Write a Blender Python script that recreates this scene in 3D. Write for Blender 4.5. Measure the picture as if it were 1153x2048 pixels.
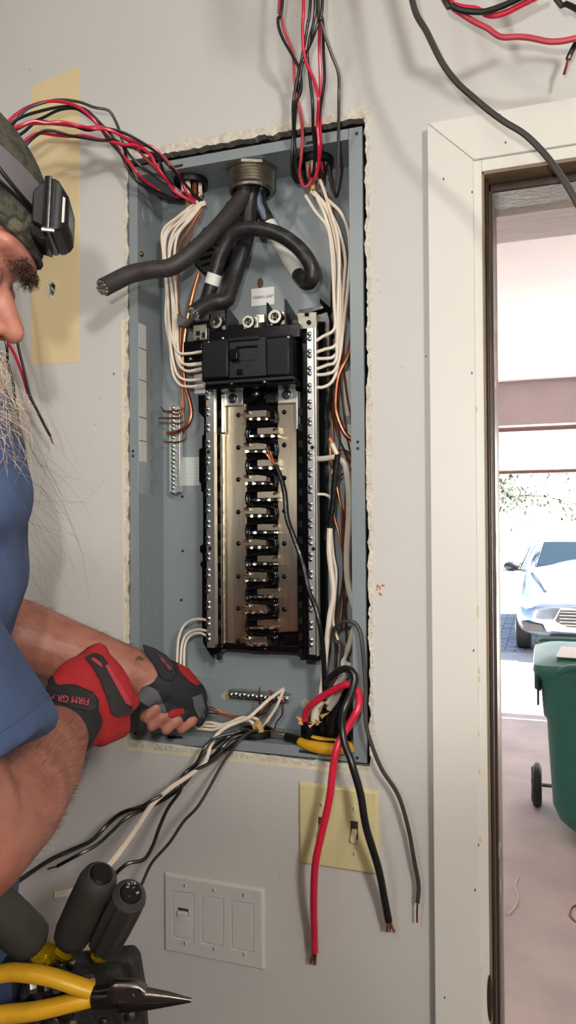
import bpy, bmesh, math, random
from mathutils import Vector, Matrix, noise
from mathutils.geometry import delaunay_2d_cdt, tessellate_polygon
from mathutils.bvhtree import BVHTree

# ------------------------------------------------------------------ clear
for o in list(bpy.data.objects):
    bpy.data.objects.remove(o)
SC = bpy.context.scene
COL = SC.collection
random.seed(7)
PI = math.pi

# ------------------------------------------------------------------ camera (image taken as 1153 x 2048)
YAW, PITCH, ROLL = .32671, .01332, -.00645
CAM = Vector((.33292, -.99287, 1.6))
FPX = 1500.0
_f = Vector((-math.sin(YAW) * math.cos(PITCH), math.cos(YAW) * math.cos(PITCH), math.sin(PITCH)))
_r0 = Vector((math.cos(YAW), math.sin(YAW), 0))
_u0 = _r0.cross(_f)
_r = _r0 * math.cos(ROLL) + _u0 * math.sin(ROLL)
_u = -_r0 * math.sin(ROLL) + _u0 * math.cos(ROLL)
cd = bpy.data.cameras.new('camera')
cam = bpy.data.objects.new('camera', cd)
COL.objects.link(cam)
cam.matrix_world = Matrix(((_r.x, _u.x, -_f.x, CAM.x), (_r.y, _u.y, -_f.y, CAM.y),
                           (_r.z, _u.z, -_f.z, CAM.z), (0, 0, 0, 1)))
cd.sensor_fit = 'VERTICAL'
cd.sensor_height = 36.0
cd.lens = 36.0 * FPX / 2048.0
cd.clip_start = 0.02
cd.clip_end = 300
SC.camera = cam

# ------------------------------------------------------------------ world, sun, lamps, exposure
SC.view_settings.view_transform = 'Standard'
SC.view_settings.look = 'None'
SC.view_settings.exposure = 0.22
SC.view_settings.gamma = 1.0
SC.view_settings.use_curve_mapping = False
world = bpy.data.worlds.new('world')
SC.world = world
world.use_nodes = True
wt = world.node_tree
wt.nodes.clear()
wo = wt.nodes.new('ShaderNodeOutputWorld')
wb = wt.nodes.new('ShaderNodeBackground')
ws = wt.nodes.new('ShaderNodeTexSky')
ws.sky_type = 'HOSEK_WILKIE'
ws.sun_direction = Vector((.55, .35, .76)).normalized()
ws.turbidity = 3.0
ws.ground_albedo = .5
wb.inputs['Strength'].default_value = 9.0
wt.links.new(ws.outputs[0], wb.inputs[0])
wt.links.new(wb.outputs[0], wo.inputs[0])


def lamp(name, kind, loc, power, color=(1, 1, 1), size=.1, target=None):
    l = bpy.data.lights.new(name, kind)
    l.energy = power
    l.color = color
    if kind == 'AREA':
        l.size = size
    elif kind == 'SUN':
        l.angle = size
    else:
        l.shadow_soft_size = size
    o = bpy.data.objects.new(name, l)
    COL.objects.link(o)
    o.location = loc
    if target is not None:
        d = Vector(target) - Vector(loc)
        o.rotation_euler = d.to_track_quat('-Z', 'Y').to_euler()
    return o


lamp('sun', 'SUN', (20, 20, 30), 75.0, (1, .95, .88), .01, (20 - .62 * 10, 20 - .22 * 10, 30 - .76 * 10))
# the phone's own flash, a hand's width above the lens
fl_ = lamp('phone_flash', 'SPOT', (.275, -1.02, 1.715), 13.0, (1, .975, .94), .012, (.085, 0, 1.90))
fl_.data.spot_size = math.radians(78)
fl_.data.spot_blend = .45
# ceiling fixture of the room, behind and to the right of the camera
lamp('ceiling_lamp', 'POINT', (1.45, -2.1, 2.34), 92.0, (1, .975, .94), .14)
lamp('fill_light_left', 'POINT', (-.3, -1.5, 2.40), 14.0, (1, .975, .93), .12)  # added fill light to brighten the upper left wall, not a fixture of the room


def P(px, py, Y=0.0):
    """world point on the plane y = Y seen at a pixel of the 1153 x 2048 photograph"""
    d = _f + _r * ((px - 576.5) / FPX) - _u * ((py - 1024) / FPX)
    return CAM + d * ((Y - CAM.y) / d.y)


def PZ(px, py, Z):
    d = _f + _r * ((px - 576.5) / FPX) - _u * ((py - 1024) / FPX)
    return CAM + d * ((Z - CAM.z) / d.z)


def Q(px, py, D):
    return CAM + _f * D + _r * ((px - 576.5) * D / FPX) - _u * ((py - 1024) * D / FPX)


def V(X, U, D):
    return CAM + _r * X + _u * U + _f * D


def proj(p):
    d = Vector(p) - CAM
    z = d.dot(_f)
    return 576.5 + FPX * d.dot(_r) / z, 1024 - FPX * d.dot(_u) / z


def zz(pts, x0, y0, s):
    """points read off an enlarged crop -> photograph pixels"""
    return [(x0 + p[0] / s, y0 + p[1] / s) + tuple(p[2:]) for p in pts]


# ------------------------------------------------------------------ materials
def lin(c):
    out = []
    for v in c:
        v /= 255.0
        out.append(v / 12.92 if v <= .04045 else ((v + .055) / 1.055) ** 2.4)
    return out


MATS = {}


def mat(name, c, rough=.5, metal=0.0, var=.08, vs=25.0, bump=0.0, bs=150.0, coat=0.0, sss=0.0,
        trans=0.0, stretch=None, c2=None, thr=None, spec=None, det=3.0, emit=None, es=1.0, rvar=0.0, ior=None):
    m = bpy.data.materials.new(name)
    m.use_nodes = True
    nt = m.node_tree
    b = nt.nodes['Principled BSDF']
    L = lin(c)
    b.inputs['Roughness'].default_value = rough
    b.inputs['Metallic'].default_value = metal
    b.inputs['Coat Weight'].default_value = coat
    b.inputs['Coat Roughness'].default_value = .08
    if spec is not None:
        b.inputs['Specular IOR Level'].default_value = spec
    if sss:
        b.inputs['Subsurface Weight'].default_value = sss
        b.inputs['Subsurface Radius'].default_value = (.008, .003, .0015)
        b.inputs['Subsurface Scale'].default_value = 1.0
    if trans:
        b.inputs['Transmission Weight'].default_value = trans
    if ior:
        b.inputs['IOR'].default_value = ior
    if emit:
        e = lin(emit)
        b.inputs['Emission Color'].default_value = (*e, 1)
        b.inputs['Emission Strength'].default_value = es
    tc = nt.nodes.new('ShaderNodeTexCoord')
    mp = nt.nodes.new('ShaderNodeMapping')
    nt.links.new(tc.outputs['Object'], mp.inputs[0])
    if stretch:
        mp.inputs['Scale'].default_value = stretch
    nz = nt.nodes.new('ShaderNodeTexNoise')
    nz.inputs['Scale'].default_value = vs
    nz.inputs['Detail'].default_value = det
    nt.links.new(mp.outputs[0], nz.inputs['Vector'])
    rp = nt.nodes.new('ShaderNodeValToRGB')
    lo, hi = (.3, .7) if thr is None else thr
    rp.color_ramp.elements[0].position = lo
    rp.color_ramp.elements[1].position = hi
    if c2 is None:
        A = [max(0, v * (1 - var)) for v in L]
        B = [min(1, v * (1 + var)) for v in L]
    else:
        A, B = L, lin(c2)
    rp.color_ramp.elements[0].color = (*A, 1)
    rp.color_ramp.elements[1].color = (*B, 1)
    nt.links.new(nz.outputs['Fac'], rp.inputs[0])
    nt.links.new(rp.outputs[0], b.inputs['Base Color'])
    if rvar:
        mr = nt.nodes.new('ShaderNodeMapRange')
        mr.inputs['To Min'].default_value = max(0.02, rough - rvar)
        mr.inputs['To Max'].default_value = min(1, rough + rvar)
        nt.links.new(nz.outputs['Fac'], mr.inputs['Value'])
        nt.links.new(mr.outputs[0], b.inputs['Roughness'])
    if bump:
        n2 = nt.nodes.new('ShaderNodeTexNoise')
        n2.inputs['Scale'].default_value = bs
        n2.inputs['Detail'].default_value = 4
        nt.links.new(mp.outputs[0], n2.inputs['Vector'])
        bp = nt.nodes.new('ShaderNodeBump')
        bp.inputs['Strength'].default_value = bump
        bp.inputs['Distance'].default_value = .002
        nt.links.new(n2.outputs['Fac'], bp.inputs['Height'])
        nt.links.new(bp.outputs[0], b.inputs['Normal'])
    MATS[name] = m
    return m


def mat_camo():
    m = mat('camo_cloth', (46, 46, 38), .9, var=0, bump=.5, bs=900)
    nt = m.node_tree
    rp = [n for n in nt.nodes if n.type == 'VALTORGB'][0]
    nz = [n for n in nt.nodes if n.type == 'TEX_NOISE'][0]
    nz.inputs['Scale'].default_value = 38
    nz.inputs['Detail'].default_value = 4
    cr = rp.color_ramp
    cr.interpolation = 'EASE'
    cols = [(.36, (26, 27, 24)), (.45, (48, 49, 40)), (.53, (74, 70, 56)), (.6, (38, 42, 33)), (.7, (98, 90, 72))]
    while len(cr.elements) < len(cols):
        cr.elements.new(.5)
    for e, (p, c) in zip(cr.elements, cols):
        e.position = p
        e.color = (*lin(c), 1)
    return m


def mat_print(name, base, ink, sc=(900, 1, 260), thr=.5):
    """sticker with rows of illegible small print"""
    m = bpy.data.materials.new(name)
    m.use_nodes = True
    nt = m.node_tree
    b = nt.nodes['Principled BSDF']
    b.inputs['Roughness'].default_value = .45
    tc = nt.nodes.new('ShaderNodeTexCoord')
    mp = nt.nodes.new('ShaderNodeMapping')
    mp.inputs['Scale'].default_value = sc
    nt.links.new(tc.outputs['Object'], mp.inputs[0])
    w = nt.nodes.new('ShaderNodeTexBrick')
    w.inputs['Scale'].default_value = 1.0
    w.inputs['Mortar Size'].default_value = .3
    w.inputs['Color1'].default_value = (*lin(ink), 1)
    w.inputs['Color2'].default_value = (*lin(base), 1)
    w.inputs['Mortar'].default_value = (*lin(base), 1)
    w.inputs['Brick Width'].default_value = .8
    w.inputs['Row Height'].default_value = 1.0
    sp = nt.nodes.new('ShaderNodeSeparateXYZ')
    nt.links.new(mp.outputs[0], sp.inputs[0])
    ad = nt.nodes.new('ShaderNodeMath')
    ad.operation = 'ADD'
    nt.links.new(sp.outputs[0], ad.inputs[0])
    nt.links.new(sp.outputs[1], ad.inputs[1])
    cb = nt.nodes.new('ShaderNodeCombineXYZ')
    nt.links.new(ad.outputs[0], cb.inputs[0])
    nt.links.new(sp.outputs[2], cb.inputs[1])
    nt.links.new(cb.outputs[0], w.inputs['Vector'])
    nt.links.new(w.outputs['Color'], b.inputs['Base Color'])
    MATS[name] = m
    return m


WALLP = mat('wall_paint', (205, 202, 196), .62, var=.025, vs=3, bump=.12, bs=260)
WALL2 = mat('room_paint', (150, 134, 124), .8, var=.03, vs=3)
PLASTER = mat('raw_plaster', (214, 206, 190), .95, var=.18, vs=120, bump=1.0, bs=420)
BARE = mat('bare_primer', (222, 202, 156), .8, var=.05, vs=9, bump=.1, bs=300)
BARE2 = mat('bare_primer_strip', (226, 214, 182), .8, var=.09, vs=14, bump=.1, bs=300)
TRIMW = mat('trim_white', (222, 219, 209), .45, var=.02, vs=5, bump=.06, bs=90, stretch=(1, 1, .15))
JAMB = mat('jamb_brown', (62, 48, 40), .4, var=.35, vs=30, bump=.3, bs=120, stretch=(1, 1, .12))
JAMB2 = mat('jamb_tan', (128, 110, 86), .6, var=.2, vs=40, bump=.3, bs=150, stretch=(1, 1, .2))
DARK = mat('cavity_dark', (22, 20, 18), .95, var=.3)
ENC = mat('enclosure_grey_paint', (133, 142, 144), .36, var=.03, vs=12, bump=.03, bs=300, spec=.5)
ENCD = mat('enclosure_hole', (30, 34, 36), .7)
BLK = mat('black_plastic', (9, 9, 10), .2, spec=.35, var=.2, vs=60, bump=.06, bs=120)
BLKM = mat('black_plastic_matt', (13, 13, 13), .45, spec=.3, var=.15, vs=40, bump=.05, bs=400)
BLKG = mat('black_plastic_grey', (30, 30, 32), .4, spec=.35, var=.1, vs=40)
BUS = mat('tinned_bus', (186, 174, 152), .3, 1.0, var=.16, vs=12, bump=.05, bs=60, stretch=(40, 1, 1.0))
def aniso(m, a=.8):
    nt = m.node_tree
    b = nt.nodes['Principled BSDF']
    b.inputs['Anisotropic'].default_value = a
    tn = nt.nodes.new('ShaderNodeTangent')
    tn.direction_type = 'RADIAL'
    tn.axis = 'Z'
    nt.links.new(tn.outputs[0], b.inputs['Tangent'])


aniso(BUS)
BLADE = mat('tinned_blade', (228, 222, 202), .2, 1.0, var=.12, vs=90, bump=.5, bs=90)
ALU = mat('aluminium', (190, 186, 174), .36, 1.0, var=.1, vs=60, bump=.15, bs=300)
ALUD = mat('dull_aluminium', (160, 155, 142), .42, 1.0, var=.2, vs=60, bump=.2, bs=300)
NEUT = mat('neutral_bar_tin', (226, 226, 218), .38, 1.0, var=.08, vs=30)
ZINC = mat('zinc_screw', (176, 190, 192), .2, 1.0, var=.15, vs=300)
COPPER = mat('copper', (206, 128, 88), .28, 1.0, var=.25, vs=60)
COPPERD = mat('copper_dull', (150, 92, 66), .35, 1.0, var=.3, vs=50)
RED = mat('red_insulation', (206, 34, 62), .3, var=.06, vs=40)
RED2 = mat('red_insulation_worn', (188, 62, 74), .4, var=.12, vs=40)
BLACKW = mat('black_insulation', (26, 25, 25), .32, var=.2, vs=40)
GREYW = mat('charcoal_insulation', (64, 60, 56), .4, var=.12, vs=40)
WHITEW = mat('white_insulation', (230, 216, 196), .42, var=.05, vs=40)
GREYWH = mat('grey_white_insulation', (196, 188, 172), .45, var=.08, vs=30)
CABLE = mat('black_cable_jacket', (34, 33, 34), .4, var=.4, vs=70, bump=.25, bs=90, c2=(70, 68, 68), thr=(.52, .82))
CABLE2 = mat('scuffed_cable_jacket', (52, 48, 46), .55, var=.25, vs=60, bump=.3, bs=110)
TAPEW = mat('white_tape', (226, 224, 216), .5, var=.03, vs=40, bump=.15, bs=60)
TAPEB = mat('black_tape', (20, 20, 22), .22, var=.3, vs=50, bump=.6, bs=45)
STRAND = mat('aluminium_strands', (190, 186, 176), .3, 1.0, var=.35, vs=420, bump=1.0, bs=500)
PAPER = mat('kraft_paper', (206, 166, 104), .85, var=.2, vs=60, bump=.3, bs=200)
SHEATH = mat('cable_sheath', (226, 214, 190), .55, var=.1, vs=60)
STICK = mat('sticker_white', (226, 225, 220), .5, var=.02)
INKM = mat('print_ink', (70, 70, 76), .7, var=0)
PRT1 = mat_print('label_print', (214, 212, 204), (130, 130, 130), (700, 300, 330))
PRT2 = mat_print('label_print_green', (200, 206, 200), (120, 150, 140), (500, 200, 200))
IVORY = mat('ivory_plate', (222, 210, 158), .3, var=.02)
IVORY2 = mat('ivory_toggle', (226, 216, 176), .25, var=.02)
PLATEW = mat('white_plate', (206, 204, 198), .3, var=.01)
SLOT = mat('screw_slot', (60, 56, 50), .6)
YELLOWG = mat('yellow_grip', (206, 150, 22), .4, var=.1, vs=50, bump=.1, bs=100, c2=(214, 162, 34), thr=(.2, .5))
STEEL = mat('tool_steel', (120, 112, 106), .32, 1.0, var=.2, vs=60, bump=.1, bs=200)
STEELD = mat('tool_steel_dark', (52, 48, 48), .35, .8, var=.3, vs=60)
RUBBER = mat('tool_rubber', (58, 54, 50), .6, var=.12, vs=60, bump=.15, bs=300)
ACET = mat('amber_acetate', (214, 176, 14), .1, var=.1, trans=.85, ior=1.48)
NYLON = mat('pouch_nylon', (26, 26, 27), .7, var=.4, vs=90, bump=.8, bs=130, c2=(60, 60, 58), thr=(.55, .85))
SKIN = mat('skin', (172, 114, 95), .5, var=.1, vs=45, bump=.25, bs=260, sss=.12, c2=(150, 92, 76), thr=(.4, .75))
SHIRT = mat('blue_tshirt', (66, 86, 122), .88, var=.07, vs=40, bump=.25, bs=700)
JEANS = mat('dark_jeans', (40, 48, 66), .9, var=.15, vs=60, bump=.3, bs=600)
CAMO = mat_camo()
STRAP = mat('grey_strap', (92, 88, 90), .8, var=.06, bump=.3, bs=900)
GLR = mat('glove_red', (166, 30, 34), .8, var=.08, vs=60, bump=.3, bs=600)
GLB = mat('glove_black', (34, 35, 38), .75, var=.15, vs=40, bump=.3, bs=500)
GLG = mat('glove_grey_suede', (92, 92, 98), .9, var=.12, vs=40, bump=.3, bs=500)
GLPAD = mat('glove_pad', (40, 39, 40), .45, var=.2, vs=60, bump=.3, bs=200)
GLTXT = mat('glove_lettering', (214, 70, 84), .6, var=0)
LENS = mat('lamp_lens', (190, 186, 176), .15, var=.02)
LENSD = mat('lamp_front_lens', (52, 52, 54), .1, var=.05)
HAIRD = mat('dark_hair', (58, 40, 30), .6, var=.2)
HAIRG = mat('greying_hair', (170, 142, 114), .6, var=.2, c2=(214, 196, 172))
LIP = mat('mouth_dark', (96, 48, 44), .6, var=.1)
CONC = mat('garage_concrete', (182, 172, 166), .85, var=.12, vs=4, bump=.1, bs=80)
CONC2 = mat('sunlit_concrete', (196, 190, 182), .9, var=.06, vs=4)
GWALL = mat('garage_white_paint', (214, 206, 208), .7, var=.03, vs=4)
GWOOD = mat('painted_rough_wood', (214, 206, 210), .7, var=.06, vs=40, bump=.8, bs=60, stretch=(.25, 1, 2.2))
HEAD = mat('header_paint', (166, 156, 158), .8, var=.04, vs=5)
BROWN = mat('brown_rail', (112, 86, 78), .6, var=.1)
FROST = None
BING = mat('bin_green', (44, 108, 96), .38, var=.06, vs=20, bump=.05, bs=300)
BINB = mat('bin_black', (18, 18, 20), .5, var=.1)
CARP = mat('car_paint', (120, 132, 148), .18, .55, var=.02, coat=1.0)
CARD = mat('car_dark_trim', (34, 36, 42), .35, var=.1)
CARG = mat('car_glass', (24, 32, 36), .05, var=.1, coat=1.0)
CARL = mat('car_headlamp', (150, 170, 200), .08, var=.2, coat=1.0)
TYRE = mat('tyre', (24, 24, 24), .85, var=.1)
LEAF = mat('leaf_green', (44, 62, 34), .6, var=.3, vs=8)
BARK = mat('bark', (92, 72, 58), .9, var=.2)
GROUND = mat('dry_ground', (206, 196, 180), .95, var=.2, vs=1.2)


def mat_pavers():
    m = bpy.data.materials.new('driveway_pavers')
    m.use_nodes = True
    nt = m.node_tree
    b = nt.nodes['Principled BSDF']
    b.inputs['Roughness'].default_value = .85
    tc = nt.nodes.new('ShaderNodeTexCoord')
    w = nt.nodes.new('ShaderNodeTexBrick')
    w.inputs['Scale'].default_value = 1.0
    w.inputs['Brick Width'].default_value = .24
    w.inputs['Row Height'].default_value = .16
    w.inputs['Mortar Size'].default_value = .008
    w.inputs['Color1'].default_value = (*lin((150, 150, 156)), 1)
    w.inputs['Color2'].default_value = (*lin((196, 190, 186)), 1)
    w.inputs['Mortar'].default_value = (*lin((90, 88, 90)), 1)
    nt.links.new(tc.outputs['Object'], w.inputs['Vector'])
    nt.links.new(w.outputs['Color'], b.inputs['Base Color'])
    MATS['pavers'] = m
    return m


PAVE = mat_pavers()


def mat_frost():
    m = bpy.data.materials.new('frosted_panel')
    m.use_nodes = True
    nt = m.node_tree
    out = nt.nodes['Material Output']
    nt.nodes.remove(nt.nodes['Principled BSDF'])
    t = nt.nodes.new('ShaderNodeBsdfTranslucent')
    d = nt.nodes.new('ShaderNodeBsdfDiffuse')
    mx = nt.nodes.new('ShaderNodeMixShader')
    nz = nt.nodes.new('ShaderNodeTexNoise')
    nz.inputs['Scale'].default_value = 3
    rp = nt.nodes.new('ShaderNodeValToRGB')
    rp.color_ramp.elements[0].color = (.86, .86, .86, 1)
    rp.color_ramp.elements[1].color = (.94, .94, .94, 1)
    nt.links.new(nz.outputs['Fac'], rp.inputs[0])
    nt.links.new(rp.outputs[0], t.inputs[0])
    nt.links.new(rp.outputs[0], d.inputs[0])
    mx.inputs[0].default_value = .2
    nt.links.new(t.outputs[0], mx.inputs[1])
    nt.links.new(d.outputs[0], mx.inputs[2])
    nt.links.new(mx.outputs[0], out.inputs[0])
    return m


FROST = mat_frost()

# ------------------------------------------------------------------ mesh helpers
WLOC = {}          # world position of each object's origin


def thing(name, label, cat, loc=(0, 0, 0), group=None):
    o = bpy.data.objects.new(name, None)
    COL.objects.link(o)
    o.empty_display_size = .02
    o.location = loc
    WLOC[o.name] = Vector(loc)
    tag(o, label, cat, group)
    return o


def tag(o, label=None, cat=None, group=None, kind=None):
    if label:
        o['label'] = label
    if cat:
        o['category'] = cat
    if group:
        o['group'] = group
    if kind:
        o['kind'] = kind
    return o


def frame_from(d):
    d = d.normalized()
    a = Vector((0, 0, 1)) if abs(d.z) < .9 else Vector((1, 0, 0))
    x = d.cross(a).normalized()
    return x, d.cross(x).normalized()


def spline(pts, step=.004, closed=False):
    """centripetal-ish Catmull-Rom resampling of Vectors"""
    pts = [Vector(p) for p in pts]
    if len(pts) == 2:
        n = max(2, int((pts[1] - pts[0]).length / step))
        return [pts[0].lerp(pts[1], i / n) for i in range(n + 1)]
    ext = [pts[0] * 2 - pts[1]] + pts + [pts[-1] * 2 - pts[-2]]
    out = []
    for i in range(1, len(ext) - 2):
        p0, p1, p2, p3 = ext[i - 1:i + 3]
        n = max(2, int((p2 - p1).length / step))
        for k in range(n):
            t = k / n
            out.append(.5 * ((2 * p1) + (p2 - p0) * t + (2 * p0 - 5 * p1 + 4 * p2 - p3) * t * t
                             + (3 * p1 - p0 - 3 * p2 + p3) * t ** 3))
    out.append(pts[-1])
    return out


class MB:
    def __init__(s):
        s.v = []
        s.f = []

    def add(s, vs, fs):
        n = len(s.v)
        s.v += [Vector(v) for v in vs]
        s.f += [tuple(i + n for i in f) for f in fs]
        return s

    def box(s, x0, x1, y0, y1, z0, z1, M=None):
        vs = [Vector((x, y, z)) for x in (x0, x1) for y in (y0, y1) for z in (z0, z1)]
        if M is not None:
            vs = [M @ v for v in vs]
        return s.add(vs, [(0, 1, 3, 2), (4, 6, 7, 5), (0, 4, 5, 1), (2, 3, 7, 6), (0, 2, 6, 4), (1, 5, 7, 3)])

    def hexa(s, a, b, c, d, off):
        """quad a b c d (any four points) given thickness by the vector off"""
        off = Vector(off)
        q = [Vector(p) for p in (a, b, c, d)]
        return s.add(q + [p + off for p in q], [(3, 2, 1, 0), (4, 5, 6, 7), (0, 1, 5, 4), (1, 2, 6, 5), (2, 3, 7, 6), (3, 0, 4, 7)])

    def cyl(s, p0, p1, r0, r1=None, n=12, caps=True):
        p0, p1 = Vector(p0), Vector(p1)
        r1 = r0 if r1 is None else r1
        x, y = frame_from(p1 - p0)
        vs = []
        for p, r in ((p0, r0), (p1, r1)):
            for i in range(n):
                a = 2 * PI * i / n
                vs.append(p + x * math.cos(a) * r + y * math.sin(a) * r)
        fs = [(i, n + i, n + (i + 1) % n, (i + 1) % n) for i in range(n)]
        if caps:
            fs += [tuple(range(n)), tuple(range(2 * n - 1, n - 1, -1))]
        return s.add(vs, fs)

    def sph(s, c, r, nu=12, nv=8, M=None):
        c = Vector(c)
        if not hasattr(r, '__len__'):
            r = (r, r, r)
        M = M or Matrix.Identity(3)
        vs = []
        for j in range(nv + 1):
            t = PI * j / nv
            for i in range(nu):
                a = 2 * PI * i / nu
                vs.append(c + M @ Vector((r[0] * math.sin(t) * math.cos(a), r[1] * math.sin(t) * math.sin(a), r[2] * math.cos(t))))
        fs = []
        for j in range(nv):
            for i in range(nu):
                i2 = (i + 1) % nu
                q = (j * nu + i, (j + 1) * nu + i, (j + 1) * nu + i2, j * nu + i2)
                if j == 0:
                    fs.append((q[0], q[1], q[2]))
                elif j == nv - 1:
                    fs.append((q[0], q[1], q[3]))
                else:
                    fs.append(q)
        return s.add(vs, fs)

    def capsule(s, p0, r0, p1, r1, n=14):
        p0, p1 = Vector(p0), Vector(p1)
        s.cyl(p0, p1, r0, r1, n)
        s.sph(p0, r0, n, 10)
        s.sph(p1, r1, n, 10)
        return s

    def tube(s, path, r, n=8, caps=True, flat=None):
        """swept tube; r a number or function of 0..1"""
        path = [Vector(p) for p in path]
        N = len(path)
        rf = r if callable(r) else (lambda t: r)
        d = (path[1] - path[0]).normalized()
        x, y = frame_from(d)
        vs = []
        for k, p in enumerate(path):
            t = (path[min(k + 1, N - 1)] - path[max(k - 1, 0)])
            if t.length < 1e-9:
                t = d.copy()
            t.normalize()
            q = d.rotation_difference(t)
            x = q @ x
            y = q @ y
            d = t
            rr = rf(k / (N - 1))
            for i in range(n):
                a = 2 * PI * i / n
                vs.append(p + x * math.cos(a) * rr + y * math.sin(a) * rr)
        fs = []
        for k in range(N - 1):
            for i in range(n):
                i2 = (i + 1) % n
                fs.append((k * n + i, (k + 1) * n + i, (k + 1) * n + i2, k * n + i2)[::-1])
        if caps:
            fs.append(tuple(range(n)))
            fs.append(tuple(range(N * n - 1, (N - 1) * n - 1, -1)))
        return s.add(vs, fs)

    def prism(s, poly, y0, y1):
        """polygon in x,z pushed out along y"""
        n = len(poly)
        vs = [Vector((p[0], y0, p[1])) for p in poly] + [Vector((p[0], y1, p[1])) for p in poly]
        tris = tessellate_polygon([[Vector((p[0], p[1], 0)) for p in poly]])
        fs = [tuple(t) for t in tris] + [tuple(i + n for i in reversed(t)) for t in tris]
        fs += [(i, (i + 1) % n, n + (i + 1) % n, n + i) for i in range(n)]
        return s.add(vs, fs)

    def lathe(s, c, axis, prof, n=20):
        """prof: (distance along axis, radius)"""
        c, axis = Vector(c), Vector(axis).normalized()
        x, y = frame_from(axis)
        vs = []
        for h, r in prof:
            for i in range(n):
                a = 2 * PI * i / n
                vs.append(c + axis * h + x * math.cos(a) * r + y * math.sin(a) * r)
        m = len(prof)
        fs = []
        for k in range(m - 1):
            for i in range(n):
                i2 = (i + 1) % n
                fs.append((k * n + i, (k + 1) * n + i, (k + 1) * n + i2, k * n + i2))
        fs.append(tuple(range(n)))
        fs.append(tuple(range(m * n - 1, (m - 1) * n - 1, -1)))
        return s.add(vs, fs)

    def build(s, name, m, parent=None, bevel=0.0, angle=35, smooth=True, origin=None, fix=True):
        if origin is None:
            xs = [v.x for v in s.v]
            ys = [v.y for v in s.v]
            zs = [v.z for v in s.v]
            origin = Vector(((min(xs) + max(xs)) / 2, (min(ys) + max(ys)) / 2, min(zs)))
        origin = Vector(origin)
        me = bpy.data.meshes.new(name)
        me.from_pydata([tuple(v - origin) for v in s.v], [], s.f)
        if fix:
            bm = bmesh.new()
            bm.from_mesh(me)
            bmesh.ops.recalc_face_normals(bm, faces=bm.faces)
            bm.to_mesh(me)
            bm.free()
        me.materials.append(m)
        if smooth:
            for p in me.polygons:
                p.use_smooth = True
            me.set_sharp_from_angle(angle=math.radians(angle))
        o = bpy.data.objects.new(name, me)
        COL.objects.link(o)
        put(o, origin, parent)
        if bevel:
            b = o.modifiers.new('bevel', 'BEVEL')
            b.width = bevel
            b.segments = 2
            b.limit_method = 'ANGLE'
            b.angle_limit = math.radians(40)
        return o


def put(o, loc, parent=None):
    loc = Vector(loc)
    WLOC[o.name] = loc
    if parent is not None:
        o.parent = parent
        o.location = loc - WLOC[parent.name]
    else:
        o.location = loc
    return o


def dup(src, loc, parent=None, rot=None):
    o = src.copy()
    COL.objects.link(o)
    put(o, loc, parent)
    if rot is not None:
        o.rotation_euler = rot
    return o


def remesh(mb, vox, smooth_it=4, fac=.5):
    """one continuous surface out of overlapping volumes"""
    me = bpy.data.meshes.new('tmp')
    me.from_pydata([tuple(v) for v in mb.v], [], mb.f)
    bm = bmesh.new()
    bm.from_mesh(me)
    bmesh.ops.recalc_face_normals(bm, faces=bm.faces)
    bm.to_mesh(me)
    bm.free()
    o = bpy.data.objects.new('tmp', me)
    COL.objects.link(o)
    r = o.modifiers.new('r', 'REMESH')
    r.mode = 'VOXEL'
    r.voxel_size = vox
    if smooth_it:
        sm = o.modifiers.new('s', 'SMOOTH')
        sm.factor = fac
        sm.iterations = smooth_it
    dg = bpy.context.evaluated_depsgraph_get()
    ev = o.evaluated_get(dg)
    out = ev.to_mesh()
    res = MB()
    res.v = [v.co.copy() for v in out.vertices]
    res.f = [tuple(p.vertices) for p in out.polygons]
    ev.to_mesh_clear()
    bpy.data.objects.remove(o)
    bpy.data.meshes.remove(me)
    return res


def text_mesh(s, size, align='CENTER'):
    cu = bpy.data.curves.new('t', 'FONT')
    cu.body = s
    cu.size = size
    cu.align_x = align
    cu.align_y = 'CENTER'
    o = bpy.data.objects.new('t', cu)
    COL.objects.link(o)
    dg = bpy.context.evaluated_depsgraph_get()
    ev = o.evaluated_get(dg)
    me = ev.to_mesh()
    vs = [v.co.copy() for v in me.vertices]
    fs = [tuple(p.vertices) for p in me.polygons]
    ev.to_mesh_clear()
    bpy.data.objects.remove(o)
    return vs, fs


def jag(pts, amp, step, seed=0):
    """ragged version of a closed x,z outline"""
    out = []
    n = len(pts)
    k = 0
    for i in range(n):
        a, b = Vector(pts[i]), Vector(pts[(i + 1) % n])
        d = b - a
        m = max(1, int(d.length / step))
        nn = Vector((d.y, -d.x)).normalized()
        for j in range(m):
            p = a + d * (j / m)
            h = noise.noise(Vector((p.x * 60, p.y * 60, seed))) + .6 * noise.noise(Vector((p.x * 190, p.y * 190, seed + 3)))
            out.append(p + nn * (amp * h if j else 0))
            k += 1
    return [(p.x, p.y) for p in out]


def inside(pt, poly):
    x, y = pt
    c = False
    n = len(poly)
    j = n - 1
    for i in range(n):
        xi, yi = poly[i]
        xj, yj = poly[j]
        if (yi > y) != (yj > y) and x < (xj - xi) * (y - yi) / (yj - yi) + xi:
            c = not c
        j = i
    return c


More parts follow.
